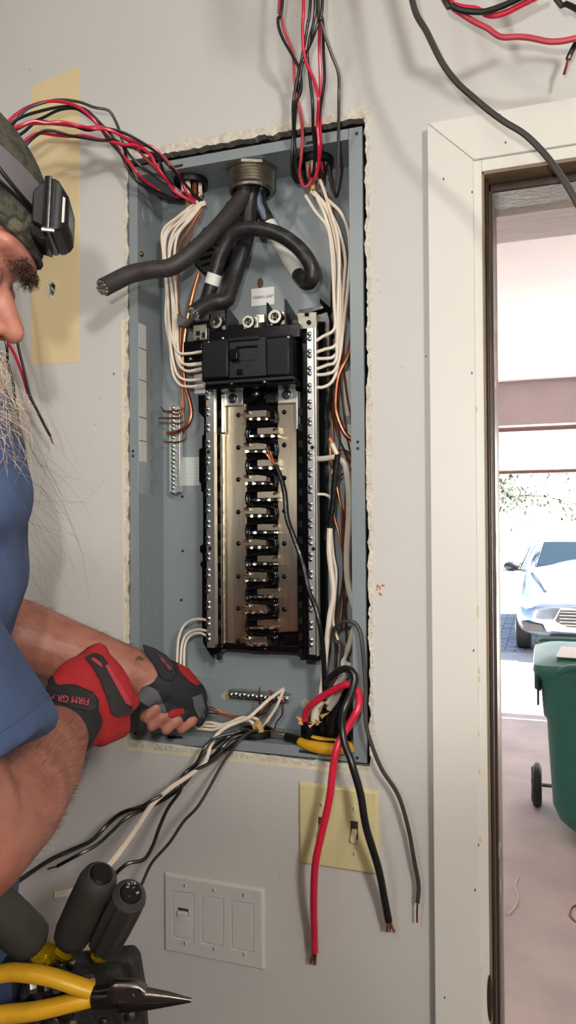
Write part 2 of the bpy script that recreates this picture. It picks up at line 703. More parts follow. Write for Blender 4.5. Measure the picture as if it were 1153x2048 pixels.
def holed(mb, outer, holes, y0, y1):
    """slab in the x,z plane between y0 (front) and y1 with holes"""
    pts, edges = [], []
    for poly in [outer] + holes:
        n0 = len(pts)
        pts += [Vector(p) for p in poly]
        edges += [(n0 + i, n0 + (i + 1) % len(poly)) for i in range(len(poly))]
    res = delaunay_2d_cdt(pts, edges, [], 0, 1e-6)
    vs, fs = res[0], res[2]
    keep = []
    for f in fs:
        c = sum((vs[i] for i in f), Vector((0, 0))) / len(f)
        if inside(c, outer) and not any(inside(c, h) for h in holes):
            keep.append(tuple(f))
    n = len(vs)
    V3 = [Vector((v.x, y0, v.y)) for v in vs] + [Vector((v.x, y1, v.y)) for v in vs]
    F = keep + [tuple(i + n for i in reversed(f)) for f in keep]
    cnt = {}
    for f in keep:
        for a, b in zip(f, f[1:] + f[:1]):
            cnt[(a, b)] = cnt.get((a, b), 0) + 1
    for (a, b) in cnt:
        if (b, a) not in cnt:
            F.append((b, a, a + n, b + n))
    return mb.add(V3, F)


def rect(x0, z0, x1, z1):
    return [(x0, z0), (x1, z0), (x1, z1), (x0, z1)]

# ================================================================== THE SETTING
FLOOR_Z = .18
BX0, BX1, BZ0, BZ1 = -.256, .106, 1.274, 2.139       # enclosure outline on the wall
hole_in = jag(rect(BX0 - .0008, BZ0 - .003, BX1 + .0045, BZ1 + .010), .0034, .004, 1)
hole_out = jag(rect(BX0 - .0065, BZ0 - .010, BX1 + .0105, BZ1 + .023), .0038, .004, 5)
hc = P(103, 578)
poke = []
for i in range(26):
    a = 2 * PI * i / 26
    rr = 1 + .35 * noise.noise(Vector((math.cos(a) * 1.7, math.sin(a) * 1.7, 3)))
    poke.append((hc.x + .009 * rr * math.cos(a), hc.z + .014 * rr * math.sin(a)))
poke_in = [(hc.x + .002 + (p[0] - hc.x) * .62, hc.z + (p[1] - hc.z) * .66) for p in poke]
DX0, DX1, DZ1 = .258, 1.14, 2.062
door_hole = [(DX0, FLOOR_Z - .3), (DX1, FLOOR_Z - .3), (DX1, DZ1), (DX0, DZ1)]
outer = [(-2.4, FLOOR_Z), (DX0, FLOOR_Z), (DX0, DZ1), (DX1, DZ1), (DX1, FLOOR_Z), (2.6, FLOOR_Z), (2.6, 2.62), (-2.4, 2.62)]
wall = holed(MB(), outer, [hole_in, poke_in], 0, .013).build('wall_front', WALLP, smooth=False, origin=(0, 0, 0))
tag(wall, 'pale grey painted drywall around the open electrical panel', kind='structure')
edge = holed(MB(), hole_out, [hole_in], -.0007, .012)
for v in edge.v:
    if v.y < 0:
        v.y += .0011 * noise.noise(v * 170) - .0003
edge.build('plaster_edge', PLASTER, wall, smooth=False)
pe = holed(MB(), poke, [poke_in], -.0012, .012)
for v in pe.v:
    if v.y < 0:
        v.y += .0018 * noise.noise(v * 330)
pe.build('plaster_edge', PLASTER, wall, smooth=False)
for i in range(4):
    a, b = P(97 + 5 * i, 572 + 6 * i, .006), P(117 - 2 * i, 590 - 2 * i, .004 + .002 * i)
    MB().tube([a, a.lerp(b, .5) + Vector((0, -.002, .001)), b], .0012, 5).build('plaster_shred', PLASTER, wall)


def patch(pts, seed, amp=.0012, m=BARE, y=-.0004):
    mb = MB().prism(jag([(P(*p).x, P(*p).z) for p in pts], amp, .012, seed), y, .0005)
    return mb.build('bare_patch', m, wall, smooth=False)


bp_ = jag([(P(*p).x, P(*p).z) for p in [(64, 172), (62, 729), (158, 724), (160, 133), (118, 150)][::-1]], .0008, .012, 11)
holed(MB(), bp_, [poke], -.0004, .0005).build('bare_patch', BARE, wall, smooth=False)
patch([(243, 640), (249, 1497), (258, 1497), (252, 640)], 13, .001, BARE2)
patch([(258, 1478), (258, 1500), (742, 1552), (742, 1534)], 15, .001, BARE2, -.0005)
patch([(733, 780), (733, 1000), (742, 1000), (740, 780)], 17, .001, BARE2, -.0005)
patch([(70, 1234), (74, 1242), (95, 1250), (93, 1240)], 19, .001, BARE2)
SMUDGE = mat('red_smudge', (196, 120, 104), .8, var=.2, vs=300)
for i in range(7):
    a = P(754 + 13 * random.random(), 1170 + 20 * random.random())
    MB().sph(a, (.0012 + .002 * random.random(), .0005, .0012 + .0018 * random.random()), 8, 5).build('paint_smudge', SMUDGE, wall)
MARK = mat('wall_mark', (120, 108, 92), .9, var=.2)
for (px, py, w) in [(853, 713, 2), (228, 748, 3), (201, 797, 1.5), (190, 850, 1.2), (178, 880, 1.2), (756, 560, 1.3), (760, 585, 1.2), (746, 600, 1.2),
                    (805, 735, 1), (150, 697, 1.5), (60, 140, 1.6), (140, 160, 1.5), (150, 172, 1.5), (330, 1575, 1.2), (560, 1755, 1.4), (640, 1905, 1.1)]:
    a = P(px, py)
    MB().sph(a, (.0006 * w, .0006, .0007 * w), 7, 5).build('wall_nick', MARK, wall)
# drywall screw in the bare patch
sc_ = thing('drywall_screw', 'small white drywall screw head in the bare yellow wall patch', 'screw', P(137, 349, -.0005))
MB().lathe(P(137, 349, 0), (0, -1, 0), [(-.004, .0022), (0, .0036), (.0008, .0034), (.001, .0006)], 14).build('head', STICK, sc_)
MB().box(-.0022, .0022, -.0013, -.0008, -.0004, .0004, Matrix.Translation(P(137, 349, 0)) @ Matrix.Rotation(.6, 4, 'Y')).build('slot', SLOT, sc_)


def struct(name, mb, m, label=None, **k):
    o = mb.build(name, m, **k)
    return tag(o, label, kind='structure')


struct('floor', MB().box(-2.4, 2.6, -3.4, .15, FLOOR_Z - .05, FLOOR_Z), mat('room_floor', (86, 76, 68), .6, var=.1), 'room floor', smooth=False)
struct('ceiling', MB().box(-2.4, 2.6, -3.4, .15, 2.62, 2.67), mat('room_ceiling', (205, 200, 192), .9), 'room ceiling', smooth=False)
struct('wall_left', MB().box(-2.45, -2.4, -3.4, .15, FLOOR_Z - .05, 2.67), mat('left_wall_paint', (96, 62, 58), .85, var=.03), 'left wall of the room', smooth=False)
struct('wall_right', MB().box(2.6, 2.65, -3.4, .15, FLOOR_Z - .05, 2.67), WALL2, 'right wall of the room', smooth=False)
struct('wall_back', MB().box(-2.45, 2.65, -3.45, -3.4, FLOOR_Z - .05, 2.67), mat('back_wall', (62, 38, 36), .9), 'back wall of the room', smooth=False)

# door casing: left leg, head (mitred)
cx0, cx1 = .1965, .2545
cz0, cz1 = 2.0605, 2.118
c1 = MB().add([], [])
q = [(cx0, FLOOR_Z), (cx1, FLOOR_Z), (cx1, cz0), (cx0, cz1)]
t1 = struct('trim_1', MB().prism(q, -.016, .0), TRIMW, 'cream white door casing, upright beside the panel', bevel=.0012)
q = [(cx0 + .0006, cz1), (cx1 + .0006, cz0), (1.2, cz0), (1.2 + (cx1 - cx0), cz1)]
t2 = struct('trim_2', MB().prism(q, -.016, .0), TRIMW, 'cream white door casing, head piece over the doorway', bevel=.0012)
q = [(1.2, FLOOR_Z), (1.258, FLOOR_Z), (1.258, cz1), (1.2, cz0)]
struct('trim_3', MB().prism(q, -.016, .0), TRIMW, 'cream white door casing, far upright', bevel=.0012)
for (px, py) in [(1001, 230), (1012, 285), (888, 358), (945, 384), (850 + 312 / 3.3, 180 + 1868 / 3.3), (948, 1301), (958, 1690), (951, 1780), (890, 1995)]:
    a = P(px, py, -.0163)
    o = MB().sph(a, (.0009, .0004, .0018), 7, 5).build('nail_hole', SLOT, t2 if py < 300 else t1)
# door frame: reveal, jamb with dark paint, stop, weatherstrip
fr = MB().box(0, 0, 0, 0, 0, 0)
dr = thing('door_1', 'dark brown painted door frame of the doorway to the garage', 'door frame', (DX0, 0, FLOOR_Z))
del dr['category']
tag(dr, kind='structure')
MB().box(.252, .2645, -.012, .135, FLOOR_Z, DZ1 + .012).build('jamb', TRIMW, dr, bevel=.001)
MB().box(.2640, .2672, -.010, .135, FLOOR_Z, DZ1).build('jamb_face', JAMB2, dr, bevel=.0006)
MB().box(.2665, .2755, .020, .080, FLOOR_Z, DZ1 - .0).build('door_stop', JAMB, dr, bevel=.002)
MB().box(.2665, .2718, .002, .020, FLOOR_Z, DZ1 - .004).build('weatherstrip', JAMB, dr, bevel=.003)
MB().box(.2665, .2735, .080, .16, FLOOR_Z - .05, DZ1).build('outer_jamb', JAMB2, dr, bevel=.001)
MB().box(.2645, 1.16, -.012, .135, DZ1 - .0165, DZ1 + .008).build('head_jamb', TRIMW, dr, bevel=.001)
MB().box(.2645, 1.15, -.010, .135, DZ1 - .020, DZ1 - .016).build('head_jamb_face', JAMB2, dr, bevel=.0006)
MB().box(.2665, 1.15, .020, .080, DZ1 - .032, DZ1 - .0195).build('head_stop', JAMB, dr, bevel=.002)
MB().box(1.118, 1.14, -.012, .135, FLOOR_Z, DZ1).build('jamb', TRIMW, dr, bevel=.001)
random.seed(3)
for i in range(26):     # chips in the dark paint
    z = .95 + 1.05 * random.random() ** 1.3
    y = .022 + .05 * random.random()
    MB().sph((.2755, y, z), (.0004, .001 + .003 * random.random(), .003 + .016 * random.random()), 8, 5).build('paint_chip', JAMB2 if i % 3 else TRIMW, dr)
MB().sph((.2646, -.0125, 1.0), (.0035, .0012, .03), 10, 8).build('paint_chip', JAMB, dr)
for i in range(9):
    MB().sph((.2545 + .001 * random.random(), -.0158, 1.02 + random.random() * .75), (.0012, .0009, .002 + .004 * random.random()), 8, 5).build('paint_chip', BARE, t1)

# ---------------------------------------------------------------- garage beyond the doorway
GY, GC = 5.9, 2.83
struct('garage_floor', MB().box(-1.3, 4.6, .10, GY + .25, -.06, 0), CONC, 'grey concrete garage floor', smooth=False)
struct('garage_ceiling', MB().box(-1.3, 4.6, .10, GY + .2, GC, GC + .05), GWALL, 'white garage ceiling', smooth=False)
struct('wall_garage_left', MB().box(-1.35, -1.3, .10, GY + .2, -.06, GC), GWALL, 'white garage side wall', smooth=False)
struct('wall_garage_right', MB().box(4.6, 4.65, .10, GY + .2, -.06, GC), GWALL, 'white garage far side wall', smooth=False)
gb = holed(MB(), [(-1.3, -.06), (DX0, -.06), (DX0, DZ1), (DX1, DZ1), (DX1, -.06), (4.6, -.06), (4.6, GC), (-1.3, GC)], [], .115, .135)
struct('wall_garage_inner', gb, GWALL, 'garage side of the panel wall', smooth=False)
struct('garage_header', MB().box(-1.3, 4.6, GY, GY + .16, 2.44, GC), HEAD, 'mauve grey header wall over the garage door', smooth=False)
struct('wall_garage_front', MB().box(-1.3, -.9, GY, GY + .16, -.06, 2.45), HEAD, 'garage wall beside the door opening', smooth=False)
struct('wall_garage_front.001', MB().box(3.7, 4.6, GY, GY + .16, -.06, 2.45), HEAD, 'garage wall beyond the door opening', smooth=False)
struct('trim_4', MB().box(-.3, 1.5, .36, .50, 2.132, 2.32), GWOOD, 'rough white painted beam just outside the doorway', bevel=.004)
gd = thing('garage_door', 'raised garage door section with frosted white panels and brown rails', 'garage door', (1.4, GY + .2, 2.03))
for k in range(4):
    MB().box(-.9 + 1.15 * k, .25 + 1.15 * k, GY + .19, GY + .195, 2.055, 2.41).build('panel', FROST, gd, smooth=False)
MB().box(-.9, 3.7, GY + .17, GY + .215, 2.405, 2.455).build('top_rail', BROWN, gd, bevel=.003)
MB().box(-.9, 3.7, GY + .17, GY + .215, 2.022, 2.047).build('bottom_rail', BROWN, gd, bevel=.003)
MB().box(-.9, 3.7, GY + .175, GY + .21, 2.049, 2.056).build('seal', TRIMW, gd)
# outside
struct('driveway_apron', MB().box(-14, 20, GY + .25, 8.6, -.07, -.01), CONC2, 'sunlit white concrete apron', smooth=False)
struct('driveway', MB().box(-14, 20, 8.6, 17, -.07, -.012), PAVE, 'sunlit paved driveway', smooth=False)
hill = MB()
N = 24
for j in range(N + 1):
    for i in range(N + 1):
        x = -18 + 44 * i / N
        y = 17 + 22 * j / N
        h = .16 * (y - 17) ** 1.05 + .25 * noise.noise(Vector((x * .3, y * .3, 0))) * min(1, (y - 17) / 3)
        hill.v.append(Vector((x, y, -.012 + h)))
for j in range(N):
    for i in range(N):
        a = j * (N + 1) + i
        hill.f.append((a, a + 1, a + N + 2, a + N + 1))
struct('hillside', hill, GROUND, 'pale sunlit slope beyond the driveway')


def tree(name, label, base, h, spread, n, low, seed, group=None):
    random.seed(seed)
    t = thing(name, label, 'tree', base, group)
    b = Vector(base)
    top = b + Vector((.2, 0, h))
    MB().tube(spline([b, b + Vector((.1, .05, h * .5)), top], .2), lambda k: .11 * (1 - .75 * k), 8).build('trunk', BARK, t)
    lv = MB()
    for i in range(9):
        a = 2 * PI * i / 9 + random.random()
        z = low + (h - low) * random.random()
        s = b + Vector((.1, .03, z * .9))
        e = s + Vector((math.cos(a) * spread, math.sin(a) * spread, random.uniform(-.35, .25)))
        pth = spline([s, s.lerp(e, .5) + Vector((0, 0, .18)), e], .12)
        MB().tube(pth, lambda k: .03 * (1 - .8 * k), 5).build('branch', BARK, t)
        for k in range(n // 9):
            p = pth[random.randrange(len(pth) // 3, len(pth))]
            c = p + Vector((random.gauss(0, .2), random.gauss(0, .2), random.gauss(-.06, .13)))
            d = Vector((random.gauss(0, 1), random.gauss(0, 1), random.gauss(-.6, .6))).normalized()
            x, y = frame_from(d)
            l = random.uniform(.07, .16)
            lv.add([c, c + d * l * .5 + x * l * .2, c + d * l, c + d * l * .5 - x * l * .2], [(0, 1, 2, 3)])
    tag(lv.build('leaves', LEAF, t, fix=False), kind='stuff')
    return t


tree('tree', 'green leafy tree whose low branches hang over the driveway', (-.95, 14.0, -.012), 3.1, 2.1, 3600, 2.15, 5)
tree('tree', 'green leafy tree up the sunlit slope behind the parked car', (3.4, 21.0, .6), 3.4, 2.0, 1800, 1.3, 8)
for k, (x, y) in enumerate([(-1.3, 18.2), (-.2, 19.0), (-2.0, 20.5), (.4, 21.5)]):
    random.seed(40 + k)
    sh = MB()
    zb = .16 * max(0, y - 17) - .02
    for i in range(420):
        c = Vector((x + random.gauss(0, .2), y + random.gauss(0, .2), zb + abs(random.gauss(0, .12))))
        d = Vector((random.gauss(0, 1), random.gauss(0, 1), 1)).normalized()
        a, b2 = frame_from(d)
        sh.add([c, c + d * .05 + a * .02, c + d * .1, c + d * .05 - a * .02], [(0, 1, 2, 3)])
    tag(sh.build('shrub', LEAF, fix=False), 'small low shrub dotted on the pale slope', 'shrub', 'shrubs on the slope')

# ---------------------------------------------------------------- parked car, facing the garage
CX, CY0 = .95, 8.15      # middle of the car, front bumper
car = thing('car', 'silver car parked on the driveway facing the garage', 'car', (CX, CY0 + 2.3, -.012))


def car_loft():
    # stations: y from the front, then (half width, height) rings from sill to centre line
    st = [
        (0.00, [(.62, .30), (.72, .38), (.74, .50), (.70, .60), (.56, .66), (.30, .69), (0, .70)]),
        (0.12, [(.78, .24), (.86, .36), (.88, .52), (.85, .66), (.66, .74), (.34, .77), (0, .78)]),
        (0.40, [(.86, .20), (.93, .36), (.94, .58), (.90, .74), (.72, .83), (.36, .86), (0, .87)]),
        (0.90, [(.87, .20), (.93, .40), (.94, .66), (.90, .83), (.74, .90), (.38, .94), (0, .95)]),
        (1.35, [(.86, .20), (.92, .42), (.93, .72), (.89, .90), (.76, .97), (.40, 1.00), (0, 1.01)]),
        (1.60, [(.86, .20), (.92, .42), (.93, .74), (.89, .94), (.80, 1.02), (.44, 1.05), (0, 1.06)]),
        (2.30, [(.86, .20), (.92, .42), (.93, .76), (.88, .97), (.70, 1.36), (.40, 1.44), (0, 1.46)]),
        (3.10, [(.86, .20), (.92, .42), (.93, .76), (.88, .98), (.68, 1.40), (.40, 1.47), (0, 1.49)]),
        (3.90, [(.86, .22), (.92, .42), (.92, .78), (.86, 1.00), (.64, 1.28), (.36, 1.36), (0, 1.38)]),
        (4.45, [(.80, .26), (.86, .42), (.86, .78), (.80, 1.00), (.58, 1.06), (.30, 1.09), (0, 1.10)]),
        (4.62, [(.70, .32), (.76, .42), (.76, .74), (.70, .92), (.50, .96), (.26, .98), (0, .98)]),
    ]
    mb = MB()
    m = 13
    for y, ring in st:
        full = [(-a, h) for a, h in ring] + [(a, h) for a, h in reversed(ring[:-1])]
        for a, h in full:
            mb.v.append(Vector((CX + a, CY0 + y, h)))
    for k in range(len(st) - 1):
        for i in range(m - 1):
            a = k * m + i
            mb.f.append((a, a + 1, a + m + 1, a + m))
        mb.f.append((k * m + m - 1, k * m, (k + 1) * m, (k + 1) * m + m - 1))
    mb.f.append(tuple(range(m)))
    mb.f.append(tuple(range(len(st) * m - 1, (len(st) - 1) * m - 1, -1)))
    return mb


body = car_loft().build('body', CARP, car, angle=60)
ss = body.modifiers.new('sub', 'SUBSURF')
ss.levels = 2
ss.render_levels = 2
# windscreen lies just proud of the loft between scuttle and roof
def cpt(a, y, h):
    return Vector((CX + a, CY0 + y, h))
MB().hexa(cpt(-.70, 1.70, 1.05), cpt(.70, 1.70, 1.05), cpt(.60, 2.26, 1.40), cpt(-.60, 2.26, 1.40), (0, -.05, .03)).build('windscreen', CARG, car, bevel=.02)
for s in (-1, 1):
    MB().tube(spline([cpt(s * .84, 1.62, 1.00), cpt(s * .76, 2.0, 1.22), cpt(s * .64, 2.32, 1.43)], .1), .035, 8).build('pillar', CARP, car)
    MB().hexa(cpt(s * .905, 1.85, 1.02), cpt(s * .895, 3.4, 1.03), cpt(s * .76, 3.0, 1.36), cpt(s * .77, 2.35, 1.34), (s * .02, 0, 0)).build('side_window', CARG, car, bevel=.01)
    mr = MB().sph(cpt(s * 1.03, 1.72, 1.06), (.105, .06, .075), 16, 10).build('mirror', CARD, car)
    MB().box(CX + s * .90, CX + s * 1.0, CY0 + 1.70, CY0 + 1.74, 1.0, 1.03).build('mirror_arm', CARD, mr, bevel=.005)
    MB().prism([(CX + s * .62, .60), (CX + s * .90, .66), (CX + s * .93, .78), (CX + s * .78, .74), (CX + s * .60, .66)], CY0 + .08, CY0 + .5).build('headlamp', CARL, car, bevel=.02)
    MB().prism([(CX + s * .58, .34), (CX + s * .84, .36), (CX + s * .86, .47), (CX + s * .62, .44)], CY0 + .0, CY0 + .3).build('fog_lamp_pocket', CARD, car, bevel=.015)
    for yy in (.85, 3.75):
        w = MB().cyl(cpt(s * .76, yy, .32), cpt(s * .935, yy, .32), .33, n=28).build('wheel', TYRE, car, bevel=.02)
        MB().cyl(cpt(s * .93, yy, .32), cpt(s * .945, yy, .32), .21, n=20).build('rim', ALUD, w, bevel=.01)
    MB().tube(spline([cpt(s * .74, 1.5, 1.005), cpt(s * .66, .9, .925), cpt(s * .58, .35, .83)], .1), .012, 6).build('bonnet_crease', CARP, car)
gr = MB().prism([(CX - .50, .50), (CX - .42, .64), (CX + .42, .64), (CX + .50, .50), (CX + .36, .42), (CX - .36, .42)], CY0 - .035, CY0 + .1).build('grille', CARD, car, bevel=.01)
for i in range(5):
    MB().box(CX - .44, CX + .44, CY0 - .05, CY0 - .03, .445 + .04 * i, .455 + .04 * i).build('grille_bar', ALU, gr)
MB().tube([cpt(-.5, -.03, .50), cpt(-.43, -.03, .645), cpt(.43, -.03, .645), cpt(.5, -.03, .50)], .014, 8).build('grille_surround', ALU, gr)
MB().box(CX - .55, CX + .55, CY0 - .03, CY0 + .1, .24, .31).build('lower_intake', CARD, car, bevel=.02)
MB().sph(cpt(0, -.05, .55), (.07, .012, .045), 16, 8).build('badge', ALU, gr)

car.scale = (1, 1, .91)
car.location.z = -.012
# ---------------------------------------------------------------- wheeled bin
bx0, by0 = .300, 2.86
bin_ = thing('wheeled_bin', 'dark green wheeled rubbish bin standing on the garage floor', 'bin', (bx0 + .3, by0 + .3, 0))


def bin_ring(z, x0, x1, y0, y1, r):
    pts = []
    for cx, cy, a0 in ((x1 - r, y1 - r, 0), (x0 + r, y1 - r, 90), (x0 + r, y0 + r, 180), (x1 - r, y0 + r, 270)):
        for k in range(5):
            a = math.radians(a0 + 22.5 * k)
            pts.append(Vector((cx + r * math.cos(a), cy + r * math.sin(a), z)))
    return pts


def bin_stack(rings):
    mb = MB()
    n = 20
    for r in rings:
        mb.v += r
    for k in range(len(rings) - 1):
        for i in range(n):
            mb.f.append((k * n + i, k * n + (i + 1) % n, (k + 1) * n + (i + 1) % n, (k + 1) * n + i))
    mb.f.append(tuple(range(n)))
    mb.f.append(tuple(range(len(rings) * n - 1, (len(rings) - 1) * n - 1, -1)))
    return mb


X, Yb = bx0, by0
bin_stack([bin_ring(.06, X + .16, X + .50, Yb + .10, Yb + .52, .08), bin_ring(.12, X + .10, X + .53, Yb + .07, Yb + .56, .09),
           bin_ring(.20, X + .07, X + .55, Yb + .055, Yb + .58, .09),
           bin_ring(.68, X + .045, X + .60, Yb + .03, Yb + .63, .08), bin_ring(.70, X + .03, X + .61, Yb + .02, Yb + .64, .07),
           bin_ring(.93, X + .015, X + .625, Yb + .01, Yb + .66, .06), bin_ring(.955, X + .012, X + .628, Yb + .008, Yb + .66, .05)]).build('body', BING, bin_, angle=50)
lid = bin_stack([bin_ring(.93, X - .012, X + .645, Yb - .012, Yb + .675, .05), bin_ring(.955, X - .018, X + .65, Yb - .018, Yb + .68, .05),
                 bin_ring(.985, X - .012, X + .645, Yb - .012, Yb + .675, .05), bin_ring(1.015, X + .05, X + .59, Yb + .06, Yb + .62, .08),
                 bin_ring(1.03, X + .14, X + .5, Yb + .15, Yb + .53, .1)]).build('lid', BING, bin_, angle=40)
MB().tube(spline([Vector((X + .10, Yb - .01, .955)), Vector((X + .16, Yb - .05, .99)), Vector((X + .32, Yb - .06, .995)), Vector((X + .48, Yb - .05, .99)), Vector((X + .54, Yb - .01, .955))], .03), .018, 8).build('lid_grip', BING, lid)
MB().tube(spline([Vector((X + .03, Yb + .68, .97)), Vector((X + .03, Yb + .74, 1.0)), Vector((X + .60, Yb + .74, 1.0)), Vector((X + .60, Yb + .68, .97))], .05), .014, 8).build('handle', BING, bin_)
MB().box(X - .012, X + .02, Yb + .10, Yb + .17, .83, .935).build('lift_lug', BING, bin_, bevel=.008)
MB().box(X - .005, X + .03, Yb + .28, Yb + .40, .78, .90).build('lift_lug', BING, bin_, bevel=.008)
MB().box(X + .0, X + .012, Yb + .04, Yb + .08, .76, .9).build('label_recess', BINB, bin_, bevel=.003)
for s, xx in ((-1, X - .035), (1, X + .62)):
    w = MB().lathe((xx, Yb + .60, .13), (1, 0, 0), [(0, .09), (.004, .12), (.015, .13), (.04, .13), (.05, .12), (.052, .09)], 26).build('wheel', BINB, bin_)
    for k in range(6):
        a = k * PI / 3
        MB().box(-.004, .001, -.008, .008, .02, .105, Matrix.Translation((xx, Yb + .60, .13)) @ Matrix.Rotation(a, 4, 'X')).build('spoke', BLKG, w)
MB().cyl((X - .02, Yb + .60, .13), (X + .62, Yb + .60, .13), .012).build('axle', STEEL, bin_)
MB().prism([(X + .20, 0), (X + .30, 0), (X + .34, .10), (X + .34, .30), (X + .22, .12)], Yb + .06, Yb + .11).build('foot', BINB, bin_, bevel=.01)
MB().prism([(X + .42, 0), (X + .50, 0), (X + .48, .10), (X + .42, .30), (X + .38, .12)], Yb + .06, Yb + .11).build('foot', BINB, bin_, bevel=.01)
pw = MB().hexa(Vector((X + .09, Yb + .05, 1.022 * .91)), Vector((X + .40, Yb + .03, 1.020 * .91)), Vector((X + .42, Yb + .2, 1.045 * .91)), Vector((X + .12, Yb + .24, 1.045 * .91)), (0, 0, .004))
tag(pw.build('paper_sheet', STICK), 'white sheet lying on the green bin lid', 'paper')
bin_.scale = (1, 1, .91)
# offcuts of wire on the garage floor
for lab, pts in (('short pale wire offcut curling on the concrete floor', zz([(490, 1275), (470, 1330), (485, 1390), (470, 1440), (430, 1480)], 850, 1260, 2.597)),
                 ('curled end of brown wire on the concrete floor by the bin', zz([(800, 1425), (765, 1440), (755, 1475), (780, 1510), (830, 1540)], 850, 1260, 2.597))):
    m = GREYWH if 'pale' in lab else COPPERD
    tag(MB().tube(spline([PZ(p[0], p[1], .004) for p in pts], .02), .004, 8).build('wire_offcut', m), lab, 'wire')

# ================================================================== THE ELECTRICAL PANEL
panel = thing('electrical_panel', 'open grey steel breaker panel recessed in the wall, cover off, bus bars bare', 'electrical panel', (-.075, .04, BZ0))
YB = .080            # inside of the back
enc = MB()
T = .0016
ix0, ix1, iz0, iz1 = BX0 + .0145, BX1 - .019, BZ0 + .0145, BZ1 - .0150
enc.box(ix0 - T, ix1 + T, YB, YB + T, iz0 - T, iz1 + T)
enclosure = enc.build('back_plate', ENC, panel)
MB().box(ix0 - T, ix0, .003, YB, iz0 - T, iz1 + T).build('side_plate', ENC, panel)
MB().box(ix1, ix1 + T, .003, YB, iz0 - T, iz1 + T).build('side_plate', ENC, panel)
MB().box(ix0, ix1, .003, YB, iz1, iz1 + T).build('top_plate', ENC, panel)
MB().box(ix0, ix1, .003, YB, iz0 - T, iz0).build('bottom_plate', ENC, panel)
fl = MB().box(BX0, ix0, .002, .0035, BZ0, BZ1).build('flange', ENC, panel, bevel=.0005)
fr_ = MB().box(ix1, BX1, .002, .0035, BZ0, BZ1).build('flange', ENC, panel, bevel=.0005)
ft = MB().box(ix0 + .0006, ix1 - .0006, .002, .0035, iz1, BZ1).build('flange', ENC, panel, bevel=.0005)
fb = MB().box(ix0 + .0006, ix1 - .0006, .002, .0035, BZ0, iz0).build('flange', ENC, panel, bevel=.0005)
# folded rim behind the flange edge so that it reads as sheet metal
MB().box(BX0, BX0 + .0012, .0035, .010, BZ0, BZ1).build('rim', ENC, fl)
MB().box(BX1 - .0012, BX1, .0035, .010, BZ0, BZ1).build('rim', ENC, fr_)


def hole_dot(px, py, r, parent, Y=.0018, m=ENCD):
    c = P(px, py, Y)
    return MB().cyl(c, c + Vector((0, .0012, 0)), r, n=12).build('hole', m, parent)


for (px, py, pa) in [(714, 267, fr_), (716, 884, fr_), (716, 897, fr_), (715, 1516, fr_), (266, 902, fl), (266, 912, fl), (271, 1467, fl)]:
    hole_dot(px, py, .0022, pa)
# slots punched in the top and bottom flange
for a, b, pa in [((338, 336), (366, 330), ft), ((598, 1502), (636, 1507), fb), ((335, 1474), (365, 1475), fb), ((612, 287), (640, 281), ft)]:
    p, q = P(*a, .0018), P(*b, .0018)
    MB().hexa(p + Vector((0, 0, .0022)), q + Vector((0, 0, .0022)), q - Vector((0, 0, .0022)), p - Vector((0, 0, .0022)), (0, .001, 0)).build('slot', ENCD, pa, bevel=.001)


def ring_on(c, ax, r, parent, h=.0003, name='knockout'):
    """round knockout: shallow pressed disc with a rim"""
    c, ax = Vector(c), Vector(ax)
    return MB().lathe(c - ax * .0005, ax, [(0, r), (.0005 + h * .4, r), (.0005 + h, r * .97), (.0005 + h, r * .93), (.0005 + h * .25, r * .90), (.0005 + h * .25, r * .2)], 28).build(name, ENC, parent)


AX = (1, 0, 0)
lw = [c for c in panel.children if c.name.startswith('side_plate')][0]
# knockouts down the left side: big ones at the top, two columns of small ones below
ring_on((ix0, .030, P(297, 435, .035).z), AX, .024, lw)
ring_on((ix0, .030, P(297, 435, .035).z), AX, .014, lw, .0012)
ring_on((ix0, .052, P(310, 520, .05).z), AX, .009, lw)
for k, y in enumerate([748, 793, 838, 884, 930, 975]):
    ring_on((ix0, .050, P(305, y, .05).z), AX, .0135, lw)
for k in range(13):
    ring_on((ix0, .058, P(312, 1005 + 24.5 * k, .055).z), AX, .0078, lw)
    ring_on((ix0, .024, P(290, 985 + 24.5 * k, .022).z), AX, .0078, lw)
bs = MB().lathe((ix0 + .0008, .012, P(276, 509, .012).z), AX, [(0, .004), (.0015, .0038), (.003, .0025)], 12).build('screw', mat('brass_screw', (130, 104, 60), .35, 1.0), lw)
AB = (0, -1, 0)
for (px, py, r, h) in [(556, 430, .034, .0006), (548, 432, .022, .0009), (546, 434, .012, .0011), (404, 1325, .025, .0006), (425, 1340, .016, .0008)]:
    c = P(px, py, YB)
    ring_on((c.x, YB, c.z), AB, r, enclosure, h)
AT = (0, 0, -1)
tp = [c for c in panel.children if c.name.startswith('top_plate')][0]
bp = [c for c in panel.children if c.name.startswith('bottom_plate')][0]
for (x, y) in [(-.105, .030), (.0, .05), (-.19, .03)]:
    ring_on((x, y, iz1), AT, .011, tp)
for (px, py, r) in [(521, 566, .006)]:
    c = P(px, py, YB - .0004)
    MB().sph(c, (.005, .0008, .008), 12, 6).build('key_hole', mat('wood_behind', (96, 66, 46), .9, var=.2), enclosure)
for (px, py) in [(476, 404), (365, 993), (366, 1102), (363, 1200), (446, 1368), (447, 1385), (614, 1366), (612, 1382)]:
    c = P(px, py, YB - .0002)
    MB().lathe(c, AB, [(0, .0022), (.0008, .0020), (.0011, .0008)], 10).build('dimple', ENC if py > 1300 else ENCD, enclosure)
for (px, py) in [(451, 1391), (612, 1408)]:
    c = P(px, py, YB - .0003)
    MB().cyl(c, c + Vector((0, .0003, 0)), .0075, n=18).build('hole', mat('hole_wood', (176, 166, 136), .8), enclosure)
# pressed step and printed labels
lb = thing('tmp', 'tmp', 'tmp')
bpy.data.objects.remove(lb)


